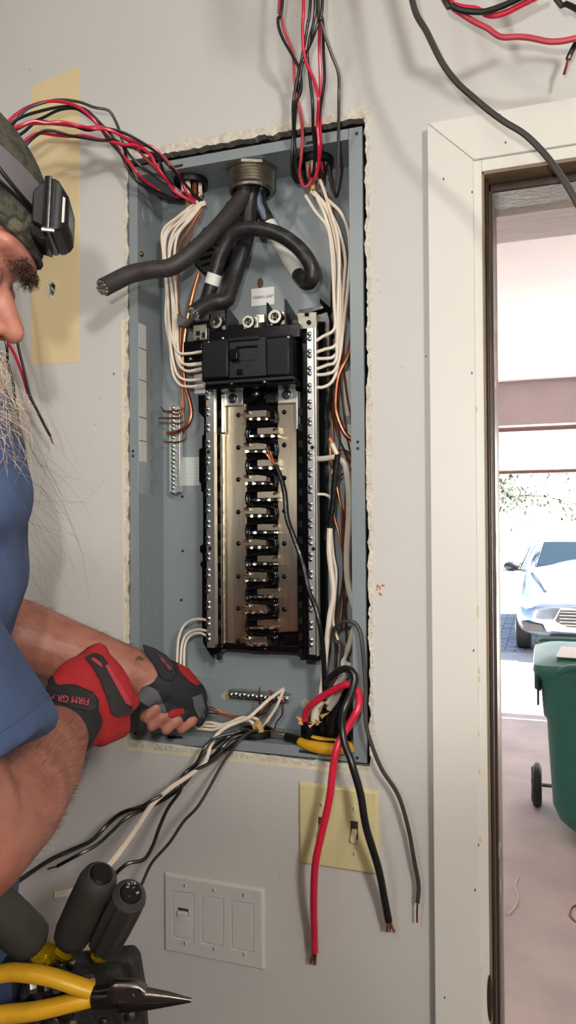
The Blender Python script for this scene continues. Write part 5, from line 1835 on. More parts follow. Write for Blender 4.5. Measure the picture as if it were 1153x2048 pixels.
def screwdriver(top, bot, r, label, D0, D1, flutes, capm, collar):
    a, b = Q(*top, D0), Q(*bot, D1)
    d = (b - a).normalized()
    L = (b - a).length
    o = thing('screwdriver', label, 'screwdriver', b)
    n = 36
    mb = MB()
    x, y = frame_from(d)
    prof = [(0, .62), (.012 * L / .1, .86), (.03 * L / .1, .98), (.55 * L, 1.0), (.8 * L, .97), (.93 * L, .9), (L, .66)]
    prof = [(0.0, .66), (.05 * L, .90), (.12 * L, .99), (.2 * L, 1), (.5 * L, 1.02), (.85 * L, 1.0), (.95 * L, .93), (L, .72)]
    for h, k in prof:
        for i in range(n):
            g = 1.0
            if flutes and .1 * L < h < .97 * L:
                g = .88 if (i % 4) < 2 else 1.0
            ang = 2 * PI * i / n
            mb.v.append(a + d * h + (x * math.cos(ang) + y * math.sin(ang)) * r * k * g)
    m = len(prof)
    for k in range(m - 1):
        for i in range(n):
            i2 = (i + 1) % n
            mb.f.append((k * n + i, (k + 1) * n + i, (k + 1) * n + i2, k * n + i2))
    mb.f += [tuple(range(n)), tuple(range(m * n - 1, (m - 1) * n - 1, -1))]
    h_ = mb.build('handle', RUBBER, o, angle=20 if flutes else 50)
    cap = MB().lathe(a + d * .002, -d, [(-.004, r * .60), (.0026, r * .60), (.0042, r * .50), (.0046, r * .1)], 24).build('end_cap', capm, o)
    MB().lathe(b - d * .002, d, [(0, r * .62), (.006, r * .55), (.014, r * .62), (.022, r * .5), (.026, r * .3)], 14).build('collar', ACET, o)
    MB().cyl(b + d * .02, b + d * .10, .0032, n=10).build('shaft', STEEL, o)
    return o, cap, a, d


s1_, cap1, a1, d1 = screwdriver((203, 1748), (140, 1880), .0158, 'smooth black handled screwdriver with an amber collar in the pouch', .600, .637, 0, BLKM, 1)
s2_, cap2, a2, d2 = screwdriver((262, 1786), (208, 1890), .0150, 'fluted grey handled screwdriver with a lettered black end cap', .590, .635, 1, BLKM, 1)
s3_, cap3, a3, d3 = screwdriver((-55, 1772), (70, 1888), .0185, 'black handled screwdriver leaning toward the worker in the pouch', .61, .637, 0, BLKM, 1)
# lettering moulded in the cap of the fluted handle
nrm = -d2
tx = (_r - nrm * _r.dot(nrm)).normalized()
ty = nrm.cross(tx) if nrm.cross(tx).dot(_u) > 0 else -nrm.cross(tx)
cc = a2 - d2 * .0030
WINK = mat('cap_lettering', (222, 222, 214), .6, var=0)
for ch, u_, v_, ang in [('6', -.0042, .0014, 100), ('0', -.0036, .0040, 60), ('7', -.0012, .0052, 30), ('6', .0010, .0056, 0), ('I', .0004, .0018, -45), ('R', .0042, -.0016, -60), ('-', -.0014, -.0052, -25)]:
    tv, tf = text_mesh(ch, .0034)
    R2 = Matrix.Rotation(math.radians(ang), 2)
    vs = []
    for v in tv:
        w = R2 @ Vector((v.x, v.y))
        vs.append(cc + tx * (w.x + u_) + ty * (w.y + v_) + nrm * .0020)
    MB().add(vs, tf).build('lettering', WINK, cap2, smooth=False, fix=False)

# needle nose pliers hanging from the pouch
DN = .585
np_ = thing('needle_nose_pliers', 'yellow handled needle nose pliers hooked on the tool pouch', 'pliers', Q(200, 1990, DN))


def flat_bar(pts, w, th, D, m, name, parent, n=12):
    path = spline([Q(x, y, D + dd) for x, y, dd in pts], .004)
    N = len(path)
    mb = MB()
    for k, p in enumerate(path):
        t = (path[min(k + 1, N - 1)] - path[max(k - 1, 0)]).normalized()
        s = t.cross(_f).normalized()
        ww = w(k / (N - 1)) if callable(w) else w
        tt = th(k / (N - 1)) if callable(th) else th
        for i in range(n):
            a = 2 * PI * i / n
            ca, sa = math.cos(a), math.sin(a)
            ca = math.copysign(abs(ca) ** .7, ca)
            sa = math.copysign(abs(sa) ** .7, sa)
            mb.v.append(p + s * ca * ww + _f * sa * tt)
    for k in range(N - 1):
        for i in range(n):
            i2 = (i + 1) % n
            mb.f.append((k * n + i, k * n + i2, (k + 1) * n + i2, (k + 1) * n + i))
    mb.f += [tuple(range(n)), tuple(range(N * n - 1, (N - 1) * n - 1, -1))]
    return mb.build(name, m, parent, angle=50)


flat_bar([(-60, 1965, .01), (10, 1946, .006), (60, 1947, 0), (105, 1955, -.002), (150, 1970, -.002), (184, 1981, 0)], lambda t: .0062 - .001 * t, .0075, DN, YELLOWG, 'handle', np_)
flat_bar([(-60, 2040, .01), (10, 2029, .006), (60, 2024, 0), (105, 2015, -.002), (150, 2004, -.002), (184, 1996, 0)], lambda t: .0064 - .001 * t, .0075, DN, YELLOWG, 'handle', np_)
flat_bar([(182, 1977, 0), (200, 1979, 0), (222, 1974, 0)], .0016, .004, DN, STEELD, 'shank', np_)
flat_bar([(184, 1998, 0), (205, 2000, 0), (235, 1996, 0)], .0065, .005, DN, STEELD, 'shank', np_)
flat_bar([(216, 1983, 0), (228, 1984, 0), (250, 1984, 0), (275, 1984, 0), (290, 1988, 0)], lambda t: .0035 + .006 * min(1, t * 4) - .0035 * max(0, t - .7) / .3, .0055, DN, STEEL, 'joint', np_)
flat_bar([(268, 1988, 0), (300, 1990, 0), (340, 1994, 0), (383, 2000, 0)], lambda t: .0048 * (1 - t) + .0012, lambda t: .0045 * (1 - t) + .0015, DN, STEEL, 'jaw', np_)
flat_bar([(240, 2004, 0), (290, 2006, 0), (335, 2004, 0), (382, 2001, 0)], lambda t: .0056 * (1 - t) + .0012, lambda t: .0045 * (1 - t) + .0015, DN, STEELD, 'jaw', np_)
qpoly(MB(), [(255, 1978), (278, 1980), (284, 1985), (280, 1989), (255, 1987)], DN - .0064, DN - .003).build('joint_window', DARK, np_)

# ================================================================== THE WORKER
TH = math.radians(33)
er = (_r * math.cos(math.radians(10)) + _f * math.sin(math.radians(10))).normalized()
eu = _u
hF = er * math.cos(TH) - eu * math.sin(TH)
hU = er * math.sin(TH) + eu * math.cos(TH)
hS = hF.cross(hU)                     # his right, towards the photographer
HC = Q(-186, 466, .63)


def H(a, b, c):
    return HC + hF * a + hS * b + hU * c


HM = Matrix((hF, hS, hU)).transposed()
bF = (_r * .94 + _f * .34).normalized()
bS = (_r * -.34 + _f * .94).normalized()
BM = Matrix((bF, bS, _u)).transposed()
feet = V(-.41, -.55, .67)
person = thing('person', 'person in a blue t-shirt, camouflage cap and red and black gloves working in the panel', 'person', (feet.x, feet.y, FLOOR_Z))

SR, SL = V(-.335, .0, .53), V(-.45, .06, .82)
ER, WR = Q(-60, 1690, .54), Q(118, 1466, .78)
EL, WL = V(-.43, -.133, .97), Q(315, 1362, 1.03)
NB = V(-.405, .05, .675)


def limb(mb, pts, n=16):
    for (p0, r0), (p1, r1) in zip(pts, pts[1:]):
        mb.capsule(p0, r0, p1, r1, n)
    return mb


# fingers: knuckle, middle, tip (photograph pixel, pixel, distance)
LF = [[(391, 1392, 1.070), (402, 1424, 1.080), (392, 1448, 1.072)],
      [(388, 1408, 1.058), (386, 1440, 1.040), (362, 1458, 1.030)],
      [(374, 1412, 1.045), (354, 1440, 1.022), (332, 1460, 1.016)],
      [(360, 1408, 1.035), (328, 1432, 1.012), (303, 1453, 1.008)],
      [(345, 1402, 1.030), (312, 1416, 1.006), (289, 1434, 1.004)]]
LT = [(330, 1378, 1.015), (302, 1388, .998), (283, 1404, .994)]
hv = (Q(228, 1368, .865) - Q(128, 1452, .79)).normalized()
av = (Q(262, 1432, .845) - Q(188, 1308, .845))
av = (av - hv * av.dot(hv)).normalized()
nv_ = hv.cross(av).normalized()
if nv_.dot(_f) > 0:
    nv_ = -nv_
HANDM = Matrix((hv, av, nv_)).transposed()
PR = Q(178, 1396, .83)                # middle of the near hand
RF = []
for k in range(4):
    kn = PR + hv * .046 + av * (-.033 + .022 * k)
    mid = kn + hv * .020 - nv_ * (.030 + .003 * (k in (1, 2)))
    tip = mid - hv * .018 - nv_ * .018
    RF.append([kn, mid, tip])
RT = [PR + av * .038 - hv * .012, PR + av * .050 + hv * .022 - nv_ * .010, PR + av * .040 + hv * .046 - nv_ * .024]

body = MB()
# head
body.sph(H(-.005, 0, .03), (.096, .075, .088), 24, 16, HM)
body.sph(H(.040, 0, -.035), (.055, .060, .085), 20, 14, HM)
body.sph(H(.055, 0, -.090), (.033, .038, .028), 16, 10, HM)
body.sph(H(.081, 0, .034), (.019, .052, .013), 16, 10, HM)
body.capsule(H(.078, 0, .010), .0085, H(.115, 0, -.021), .0100)
for s in (-1, 1):
    body.sph(H(.103, s * .0110, -.025), (.011, .008, .008), 12, 8, HM)
    body.sph(H(.066, s * .042, -.018), .021, 14, 10)
    body.sph(H(-.012, s * .077, -.008), (.019, .008, .031), 14, 10, HM)
    body.sph(H(.079, s * .031, .006), (.013, .016, .011), 12, 8, HM)
body.sph(H(.092, 0, -.050), (.014, .024, .008), 14, 8, HM)
body.sph(H(.089, 0, -.062), (.013, .021, .008), 14, 8, HM)
limb(body, [(H(-.030, 0, -.060), .056), (NB, .060)])
# trunk
body.sph(V(-.375, -.02, .672), (.124, .180, .20), 22, 16, BM)
body.sph(V(-.388, -.30, .675), (.130, .165, .24), 22, 16, BM)
body.sph(V(-.410, -.52, .670), (.125, .165, .14), 22, 14, BM)
limb(body, [(SR, .056), (NB, .055), (SL, .056)])
# arms
limb(body, [(SR, .056), (SR.lerp(ER, .5), .050), (ER, .043), (ER.lerp(WR, .3), .049), (ER.lerp(WR, .65), .045), (WR, .032)])
limb(body, [(SL, .056), (SL.lerp(EL, .5), .050), (EL, .043), (EL.lerp(WL, .3), .048), (EL.lerp(WL, .65), .039), (WL, .030)])
# hands
body.sph(PR, (.054, .043, .017), 18, 12, HANDM)
limb(body, [(WR, .031), (PR - hv * .03, .026)])
for f in RF:
    limb(body, [(f[0], .0095), (f[1], .0088), (f[2], .0078)], 10)
limb(body, [(PR - hv * .02 + av * .02, .016), (RT[0], .0125), (RT[1], .0105), (RT[2], .009)], 10)
LP0, LP1 = Q(345, 1378, 1.045), Q(372, 1398, 1.058)
limb(body, [(WL, .030), (LP0, .030), (LP1, .026)])
for f in LF:
    p = [Q(*q) for q in f]
    limb(body, [(LP1.lerp(p[0], .4), .014), (p[0], .0105), (p[1], .0080), (p[2], .0075)], 10)
limb(body, [(LP0, .016), (Q(*LT[0]), .0125), (Q(*LT[1]), .0105), (Q(*LT[2]), .009)], 10)
# legs down to the floor
hipc = V(-.41, -.55, .67)
for s in (-1, 1):
    h0 = hipc + bS * (.085 * s)
    k0 = Vector((h0.x, h0.y, .66)) + bF * .03 + bS * (.02 * s)
    a0 = Vector((k0.x, k0.y, FLOOR_Z + .08)) - bF * .03 + bS * (.01 * s)
    limb(body, [(h0, .088), (k0, .058), (a0, .040)])
    t0 = Vector((a0.x, a0.y, FLOOR_Z + .036)) + bF * .15
    limb(body, [(a0, .040), (Vector((a0.x, a0.y, FLOOR_Z + .04)), .038), (t0, .034)])
bm_ = remesh(body, .0031, 4, .5)
skin = bm_.build('body', SKIN, person, angle=180, fix=False)
SKINB = BVHTree.FromPolygons([tuple(v) for v in bm_.v], bm_.f)

# ---- t-shirt
sh = MB()
sh.sph(V(-.372, -.01, .672), (.136, .192, .20), 24, 18, BM)
sh.sph(V(-.386, -.30, .675), (.142, .178, .25), 24, 18, BM)
c0 = V(-.392, -.40, .672)
sh.cyl(c0, c0 - _u * .16, .155, .165, 28)
limb(sh, [(SR, .072), (NB - _u * .02, .064), (SL, .072)])
hemR = V(-.2530, -.1900, .535)
sh.capsule(SR, .076, SR.lerp(hemR, .3), .082)
sh.cyl(SR.lerp(hemR, .2), hemR, .082, .086, 28)
hemL = SL.lerp(EL, .72)
sh.capsule(SL, .074, SL.lerp(hemL, .3), .076)
sh.cyl(SL.lerp(hemL, .2), hemL, .076, .080, 28)
shm = remesh(sh, .005, 6, .5)
nm = [Vector() for _ in shm.v]
for f in shm.f:
    n = (shm.v[f[1]] - shm.v[f[0]]).cross(shm.v[f[2]] - shm.v[f[0]])
    for i in f:
        nm[i] += n
for i, v in enumerate(shm.v):
    n = nm[i].normalized() if nm[i].length > 0 else Vector()
    q = Vector((v.x * 9 + v.z * 5, v.y * 9, v.z * 4))
    w = .010 * noise.noise(q) + .005 * noise.noise(Vector((v.x * 30 + v.z * 14, v.y * 26, v.z * 9)))
    fold = .005 * math.sin(v.z * 55 + v.x * 60 + 3 * noise.noise(v * 8)) * max(0, noise.noise(v * 6 + Vector((4, 4, 4))) + .15)
    shm.v[i] = v + n * (w + fold)
shirt = shm.build('t_shirt', SHIRT, person, angle=180, fix=False)
# hem stitching round the near sleeve
ax = (hemR - SR).normalized()
xx_, yy_ = frame_from(ax)
SHB = BVHTree.FromPolygons([tuple(v) for v in shm.v], shm.f)
seam = []
for k in range(61):
    a = 2 * PI * k / 60
    d = xx_ * math.cos(a) + yy_ * math.sin(a)
    o_ = hemR - ax * .017
    hit = SHB.ray_cast(o_ + d * .2, -d)
    if hit[0] is not None:
        seam.append(hit[0] + d * .0003)
MB().tube(seam, .0008, 5).build('sleeve_hem', SHIRT, shirt)
# ---- jeans and shoes
jn = MB()
jn.sph(V(-.410, -.54, .670), (.137, .175, .15), 24, 14, BM)
shoe = []
for s in (-1, 1):
    h0 = hipc + bS * (.085 * s)
    k0 = Vector((h0.x, h0.y, .66)) + bF * .03 + bS * (.02 * s)
    a0 = Vector((k0.x, k0.y, FLOOR_Z + .08)) - bF * .03 + bS * (.01 * s)
    limb(jn, [(h0, .098), (k0, .070)])
    jn.cyl(k0, a0 - Vector((0, 0, .03)), .072, .062, 20)
    m_ = MB()
    t0 = Vector((a0.x, a0.y, FLOOR_Z + .042)) + bF * .15
    m_.capsule(Vector((a0.x, a0.y, FLOOR_Z + .048)) - bF * .02, .046, t0, .042)
    shoe.append(remesh(m_, .006, 3))
remesh(jn, .008, 5).build('jeans', JEANS, person, angle=180, fix=False)
for m_ in shoe:
    for v in m_.v:
        v.z = max(v.z, FLOOR_Z + .001)
    m_.build('shoe', BLKM, person, angle=180, fix=False)

# ---- camouflage cap: shell over the upper skull
cap = MB()
nu, nvv = 40, 16
ez = (.042 - .03) / .099
t_end = math.acos(ez)
for layer, k in ((0, 1.0), (1, .955)):
    for j in range(nvv + 1):
        t = t_end * j / nvv
        for i in range(nu):
            a = 2 * PI * i / nu
            q = Vector((.106 * k * math.sin(t) * math.cos(a), .084 * k * math.sin(t) * math.sin(a), .099 * k * math.cos(t)))
            wob = 1 + .012 * noise.noise(q * 38)
            cap.v.append(H(-.006 + q.x * wob, q.y * wob, .03 + q.z * wob))
n1 = (nvv + 1) * nu
for layer in (0, 1):
    for j in range(nvv):
        for i in range(nu):
            i2 = (i + 1) % nu
            f = (j * nu + i, (j + 1) * nu + i, (j + 1) * nu + i2, j * nu + i2)
            cap.f.append(tuple(x + n1 * layer for x in (f if layer == 0 else f[::-1])))
for i in range(nu):
    i2 = (i + 1) % nu
    a, b = nvv * nu + i, nvv * nu + i2
    cap.f.append((a, a + n1, b + n1, b))
capo = cap.build('cap', CAMO, person, angle=60)
ms = []
for i in range(nu + 1):
    a = 2 * PI * i / nu
    ms.append(H(-.006 + .1055 * math.cos(a), .0835 * math.sin(a), .0435))
MB().tube(ms, .0022, 6).build('cap_band', CAMO, capo)

# ---- headlamp on its strap (worn over the cap)
hl = thing('headlamp', 'black headlamp on a grey elastic strap over the worker\'s cap', 'headlamp', H(.10, 0, .07))


def cap_pt(a, up, off=0.0):
    k = math.sqrt(max(0, 1 - ((up - .03) / .099) ** 2))
    return H(-.006 + (.106 * k + off) * math.cos(a), (.084 * k + off) * math.sin(a), up)


st_ = MB()
for i in range(49):
    a = 2 * PI * i / 48
    for up, off in ((.068, .0018), (.092, .0018), (.092, .0032), (.068, .0034)):
        st_.v.append(cap_pt(a, up, off))
for i in range(48):
    for j in range(4):
        j2 = (j + 1) % 4
        st_.f.append((i * 4 + j, i * 4 + 4 + j, i * 4 + 4 + j2, i * 4 + j2))
st_.build('strap', STRAP, hl, angle=30)
cord = [cap_pt(-1.5 + 1.35 * t if False else a, up, .005) for a, up in [(1.75, .088), (1.5, .086), (1.25, .082), (1.0, .074), (.75, .070), (.5, .069), (.28, .069)]]
cord = [cap_pt(a, up, .0048) for a, up in [(2.6, .090), (2.2, .090), (1.8, .089), (1.5, .087), (1.2, .082), (.95, .075), (.7, .070), (.45, .0685), (.25, .0685)]]
MB().tube(spline(cord, .006), .0016, 8).build('cord', BLKM, hl)
MB().tube([cap_pt(2 * PI * i / 48, .0665, .003) for i in range(49)], .0012, 6).build('strap_edge', BLKM, hl)
LC = Q(112, 436, .628)
lF = (er * .985 - eu * .05).normalized()
lU = (eu - lF * eu.dot(lF)).normalized()
lS = lF.cross(lU)
LM = Matrix((lF, lS, lU)).transposed()


def lp(a, b, c):
    return LC + lF * a + lS * b + lU * c


def lbox(rings, name, m, parent, bevel=.001):
    mb = MB()
    for a, w, h, dz in rings:
        for sb, sc2 in ((-1, -1), (1, -1), (1, 1), (-1, 1)):
            mb.v.append(lp(a, sb * w, sc2 * h + dz))
    for k in range(len(rings) - 1):
        for i in range(4):
            i2 = (i + 1) % 4
            mb.f.append((k * 4 + i, k * 4 + i2, k * 4 + 4 + i2, k * 4 + 4 + i))
    mb.f += [(3, 2, 1, 0), tuple(4 * (len(rings) - 1) + i for i in range(4))]
    return mb.build(name, m, parent, bevel=bevel)


lbox([(-.015, .026, .012, -.002), (-.008, .028, .0175, 0), (.001, .030, .0205, 0), (.005, .030, .0200, -.001), (.010, .027, .0155, -.003), (.0125, .024, .0125, -.003)], 'housing', BLKM, hl, .0012)
lbox([(-.006, .0305, .0212, 0), (-.003, .0312, .0218, 0), (0, .0305, .0212, 0)], 'rib', BLK, hl, .0006)
lbox([(.0015, .0306, .0205, -.0005), (.003, .0306, .0205, -.0005)], 'rib', BLKG, hl, .0004)
lbox([(.0085, .0285, .0105, -.003), (.0105, .0275, .0100, -.003)], 'side_window', LENS, hl, .0004)
lbox([(.012, .021, .010, -.003), (.0132, .020, .0095, -.003)], 'lens', LENSD, hl, .0006)
lbox([(-.016, .022, .006, -.018), (-.004, .022, .006, -.021)], 'hinge', BLK, hl, .001)
MB().cyl(lp(-.006, .031, -.0215), lp(.004, .031, -.0215), .002, n=8).build('hinge_pin', ALU, hl)

# ---- eye, brow, moustache, beard
for s in (-1, 1):
    MB().sph(H(.0735, s * .031, .003), .0105, 14, 10).build('eyeball', STICK, person)
    ls = []
    for b_ in (.019, .025, .031, .037, .043):
        h_ = SKINB.ray_cast(H(.2, s * b_, -.001 - .002 * math.sin((b_ - .019) / .024 * PI)), -hF)
        if h_[0] is not None:
            ls.append(h_[0])
    MB().tube(ls, .0008, 6).build('lashes', HAIRD, person)


def strands(n, root, tip, bend, r, seed, seg=6, taper=True):
    random.seed(seed)
    mb = MB()
    for k in range(n):
        a = root()
        b = tip(a)
        m1 = a.lerp(b, .35) + bend()
        m2 = a.lerp(b, .7) + bend() * 1.2
        path = spline([a, m1, m2, b], (b - a).length / seg)
        mb.tube(path, (lambda t, rr=r * random.uniform(.7, 1.3): rr * (1 - .6 * t)), 3, caps=False)
    return mb


g = random.gauss
u = random.uniform


def brow_root(s):
    b = s * u(.004, .030)
    o_ = H(.2, b, u(.024, .036))
    h = SKINB.ray_cast(o_, -hF)
    return h[0] if h[0] is not None else H(.09, b, .03)


for s in (-1, 1):
    tag(strands(130, lambda: brow_root(s), lambda a: a + hF * u(.001, .006) - hU * u(.001, .010) + hS * s * u(.002, .008), lambda: hF * .002 * g(0, 1),
                .00030, 3 + s).build('eyebrow', HAIRD, person, fix=False), kind='stuff')
tag(strands(260, lambda: H(u(.088, .100), u(-.032, .034), u(-.046, -.036)), lambda a: a + er * u(.0, .020) - eu * u(.02, .05) + hS * u(-.01, .015), lambda: er * .004 * g(0, 1), .00032, 8).build('moustache', HAIRG, person, fix=False), kind='stuff')


def cheek_root():
    o_ = H(u(.02, .085), .2, u(-.085, -.02))
    h = SKINB.ray_cast(o_, -hS)
    return h[0] if h[0] is not None else H(.05, .05, -.05)


tag(strands(320, cheek_root, lambda a: a + hS * u(.001, .008) + er * u(.0, .012) - eu * u(.008, .030), lambda: er * .002 * g(0, 1), .00022, 31).build('cheek_beard', HAIRG, person, fix=False), kind='stuff')


def broot():
    a = u(-1.2, 1.2)
    return H(.055 + .045 * math.cos(a) * u(.8, 1), .052 * math.sin(a), u(-.112, -.060))


def btip(a):
    k = u(0, 1)
    return a + er * (u(.020, .062)) - eu * (u(.03, .11)) - _f * u(-.02, .02)


tag(strands(900, broot, btip, lambda: er * .010 * g(0, 1) + eu * .006 * g(0, 1) + _f * .006 * g(0, 1), .00028, 12, 8).build('beard', HAIRG, person, fix=False), kind='stuff')


def btip2(a):
    return a + er * (u(.05, .125)) - eu * (u(.07, .21)) - _f * u(-.03, .02)


tag(strands(70, broot, btip2, lambda: er * .016 * g(0, 1) + eu * .014 * g(0, 1), .00014, 14, 12).build('beard_wisps', HAIRD, person, fix=False), kind='stuff')


def arm_hair(a, b, n, seed, r=.00009, L=.008):
    """short hairs standing off the forearm between two joints"""
    random.seed(seed)
    mb = MB()
    d = (b - a).normalized()
    x, y = frame_from(d)
    for k in range(n):
        t = u(.08, .92)
        an = u(0, 2 * PI)
        dd = x * math.cos(an) + y * math.sin(an)
        o_ = a.lerp(b, t)
        hit = SKINB.ray_cast(o_ + dd * .12, -dd)
        if hit[0] is None or (hit[0] - o_).length > .075:
            continue
        q0 = hit[0]
        q1 = q0 + hit[1] * L * u(.25, .6) + d * L * u(.3, 1.0)
        mb.tube([q0, q0.lerp(q1, .5) + hit[1] * .001, q1], lambda tt: r * (1 - .6 * tt), 3, caps=False)
    return mb


tag(arm_hair(ER, WR, 1000, 4).build('arm_hair', HAIRD, person, fix=False), kind='stuff')
tag(arm_hair(EL, WL, 1100, 6).build('arm_hair', HAIRD, person, fix=False), kind='stuff')


# ---- decals: pieces of cloth laid on a surface
def decal(bvh, poly, off, m, name, parent, step=4.0, th=.0012):
    pts, edges = [], []
    n = len(poly)
    bd = []
    for i in range(n):
        a, b = Vector(poly[i]), Vector(poly[(i + 1) % n])
        k = max(1, int((b - a).length / step))
        bd += [a.lerp(b, j / k) for j in range(k)]
    xs, ys = [p.x for p in bd], [p.y for p in bd]
    pts = list(bd)
    edges = [(i, (i + 1) % len(bd)) for i in range(len(bd))]
    y = min(ys) + step / 2
    pl_ = [(p.x, p.y) for p in bd]
    while y < max(ys):
        x = min(xs) + step / 2
        while x < max(xs):
            if inside((x, y), pl_):
                pts.append(Vector((x, y)))
            x += step
        y += step
    res = delaunay_2d_cdt(pts, edges, [], 0, 1e-6)
    vs, fs = res[0], res[2]
    loc = []
    for v in vs:
        d = (Q(v.x, v.y, 1.0) - CAM).normalized()
        h = bvh.ray_cast(CAM, d)
        loc.append((h[0], h[1]) if h[0] is not None else None)
    keep = []
    for f in fs:
        c = sum((vs[i] for i in f), Vector((0, 0))) / 3
        if inside((c.x, c.y), pl_) and all(loc[i] is not None for i in f):
            d3 = [(loc[i][0] - CAM).length for i in f]
            if max(d3) - min(d3) < .03:
                keep.append(tuple(f))
    used_ = sorted({i for f in keep for i in f})
    ix = {i: k for k, i in enumerate(used_)}
    N = len(used_)
    top = [loc[i][0] + loc[i][1] * off for i in used_]
    bot = [loc[i][0] + loc[i][1] * (off - th) for i in used_]
    F = [tuple(ix[i] for i in f) for f in keep]
    cnt = set()
    for f in F:
        for a, b in zip(f, f[1:] + f[:1]):
            cnt.add((a, b))
    side = [(b, a, a + N, b + N) for (a, b) in cnt if (b, a) not in cnt]
    mb = MB().add(top + bot, F + [tuple(i + N for i in reversed(f)) for f in F] + side)
    return mb.build(name, m, parent, angle=60), BVHTree.FromPolygons([tuple(p) for p in top], F)


def text_on(bvh, s, size_px, cx, cy, ang, m, parent, squash=1.0):
    tv, tf = text_mesh(s, 1.0)
    ca, sa = math.cos(math.radians(ang)), math.sin(math.radians(ang))
    vs = []
    for v in tv:
        x, y = v.x * size_px * squash, -v.y * size_px
        px, py = cx + x * ca - y * sa, cy + x * sa + y * ca
        d = (Q(px, py, 1.0) - CAM).normalized()
        h = bvh.ray_cast(CAM, d)
        vs.append(h[0] - d * .0022 if h[0] is not None else None)
    F = [f for f in tf if all(vs[i] is not None for i in f)]
    ids = sorted({i for f in F for i in f})
    ix = {i: k for k, i in enumerate(ids)}
    if F:
        MB().add([vs[i] for i in ids], [tuple(ix[i] for i in f) for f in F]).build('lettering', m, parent, smooth=False, fix=False)


# ---- near glove (right hand)
gl = MB()
gl.sph(PR, (.060, .049, .024), 22, 14, HANDM)
gl.sph(PR + hv * .036, (.022, .046, .021), 18, 12, HANDM)
gl.sph(PR - hv * .03 + av * .004, (.035, .040, .028), 18, 12, HANDM)
for f in RF:
    limb(gl, [(f[0], .0125), (f[1], .0115), (f[1].lerp(f[2], .6), .0105)], 12)
limb(gl, [(PR - hv * .02 + av * .024, .019), (RT[0], .0155), (RT[1], .0130), (RT[2], .0112)], 12)
gm = remesh(gl, .0030, 5, .5)
gloveR = gm.build('glove', GLR, person, angle=180, fix=False)
gloveR['label'] = 'red glove with dark knuckle guard and strap'
GB_ = BVHTree.FromPolygons([tuple(v) for v in gm.v], gm.f)
cu = MB()
limb(cu, [(PR - hv * .040, .036), (WR + (PR - WR) * .12, .035)], 20)
cu.cyl(PR - hv * .03, WR, .037, .036, 24)
cum = remesh(cu, .003, 3)
cuff = cum.build('cuff', GLB, gloveR, angle=180, fix=False)
ALLR = BVHTree.FromPolygons([tuple(v) for v in gm.v + cum.v], gm.f + [tuple(i + len(gm.v) for i in f) for f in cum.f])
decal(GB_, [(170, 1318), (186, 1308), (204, 1313), (222, 1340), (244, 1380), (262, 1414), (262, 1424), (232, 1434), (222, 1428), (212, 1396), (198, 1360), (184, 1336)], .0026, GLPAD, 'knuckle_guard', gloveR)
decal(GB_, [(208, 1334), (214, 1332), (232, 1362), (256, 1402), (256, 1412), (248, 1408), (226, 1368)], .0034, RED2, 'guard_stripe', gloveR, 3.0)
decal(GB_, [(180, 1322), (186, 1319), (200, 1330), (202, 1338)], .0034, RED2, 'guard_stripe', gloveR, 3.0)
decal(ALLR, [(92, 1352), (104, 1344), (112, 1368), (128, 1378), (156, 1376), (184, 1384), (196, 1400), (196, 1418), (190, 1432), (190, 1468), (178, 1490), (166, 1476), (150, 1446), (110, 1428), (88, 1400)], .0014, GLB, 'wrist_panel', gloveR)
so, sbv = decal(ALLR, [(94, 1380), (120, 1377), (160, 1382), (182, 1390), (190, 1404), (186, 1418), (174, 1424), (150, 1418), (120, 1408), (96, 1400)], .0030, GLPAD, 'wrist_strap', gloveR, 3.0)
text_on(sbv, 'FIRM GRIP', 19, 140, 1398, 187, GLTXT, so, .92)

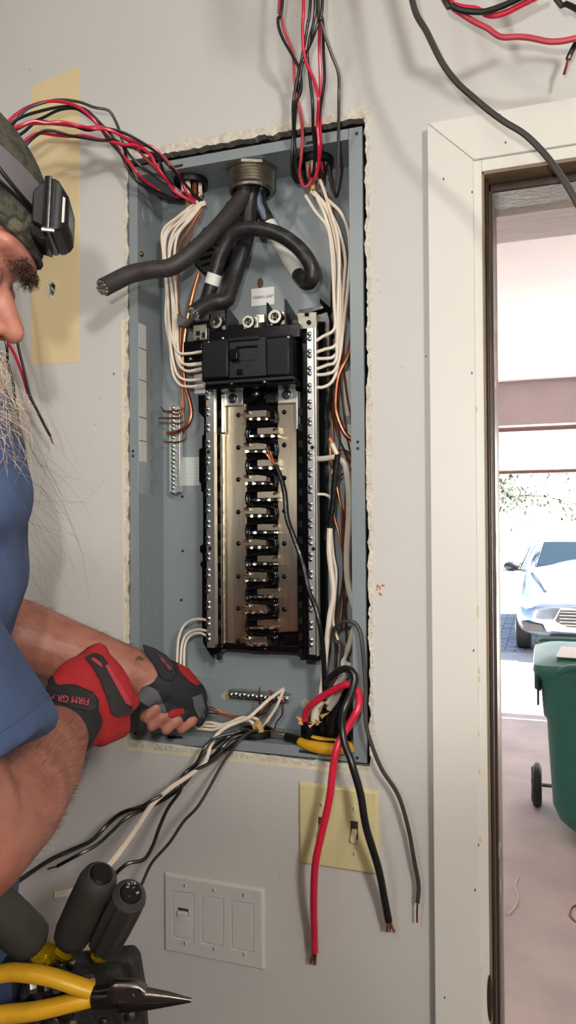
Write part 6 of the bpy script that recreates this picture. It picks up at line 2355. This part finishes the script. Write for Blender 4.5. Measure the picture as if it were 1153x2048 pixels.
# ---- far glove (left hand)
g2m = MB()
limb(g2m, [(WL.lerp(LP0, .15), .0345), (LP0, .0355), (LP1, .0310)], 18)
for k, f in enumerate(LF):
    p = [Q(*q) for q in f]
    e = p[0].lerp(p[1], 1.0 if k == 0 else .62)
    limb(g2m, [(LP1.lerp(p[0], .35), .0175), (p[0], .0138), (e, .0118)], 12) if k else limb(g2m, [(LP1.lerp(p[0], .35), .0175), (p[0], .0138), (p[1], .0122), (p[1].lerp(p[2], .7), .0108)], 12)
limb(g2m, [(LP0, .019), (Q(*LT[0]), .0158), (Q(*LT[1]), .0135), (Q(*LT[2]), .0112)], 12)
gm2 = remesh(g2m, .0028, 4, .5)
gloveL = gm2.build('glove', GLB, person, angle=180, fix=False)
gloveL['label'] = 'black glove with bare fingertips and red patches'
GL2 = BVHTree.FromPolygons([tuple(v) for v in gm2.v], gm2.f)
decal(GL2, [(354, 1328), (366, 1334), (386, 1342), (398, 1356), (400, 1368), (392, 1372), (378, 1362), (366, 1350), (358, 1340)], .0016, GLR, 'red_patch', gloveL, 3.0)
decal(GL2, [(336, 1424), (350, 1418), (366, 1415), (368, 1426), (352, 1432), (337, 1434)], .0018, GLR, 'red_patch', gloveL, 3.0)
decal(GL2, [(262, 1376), (300, 1374), (314, 1382), (324, 1400), (334, 1424), (330, 1440), (316, 1430), (296, 1412), (276, 1398)], .0016, GLG, 'suede_patch', gloveL, 3.0)
decal(GL2, [(384, 1394), (402, 1388), (410, 1416), (408, 1434), (398, 1436), (388, 1416)], .0016, GLG, 'suede_patch', gloveL, 3.0)
# cuff tab standing off the far wrist
tabp = [(284, 1290), (308, 1298), (332, 1312), (346, 1328), (352, 1350), (346, 1362), (322, 1360), (314, 1344), (306, 1328), (290, 1308)]
qpoly(MB(), tabp, 1.000, 1.008).build('cuff_tab', GLB, gloveL, bevel=.002)
qpoly(MB(), [(312, 1306), (328, 1316), (342, 1332), (348, 1342), (336, 1344), (326, 1328)], .9985, 1.0).build('tab_label', GLPAD, gloveL, bevel=.0006)
tv, tf = text_mesh('FIRM GRIP', .0046)
dirx = (Q(344, 1338, .998) - Q(322, 1314, .998)).normalized()
diry = _f.cross(dirx).normalized()
if diry.dot(_u) < 0:
    diry = -diry
cc = Q(332, 1328, .9978)
MB().add([cc + dirx * v.x + diry * v.y for v in tv], tf).build('lettering', GLTXT, gloveL, smooth=False, fix=False)
# small tattoo ring on the far wrist
so2 = decal(SKINB, [(272, 1316), (279, 1312), (286, 1316), (287, 1322), (281, 1320), (276, 1318), (276, 1322), (271, 1321)], .0004, mat('tattoo_ink', (92, 72, 50), .6, var=.2), 'tattoo', person, 2.0, .0008)
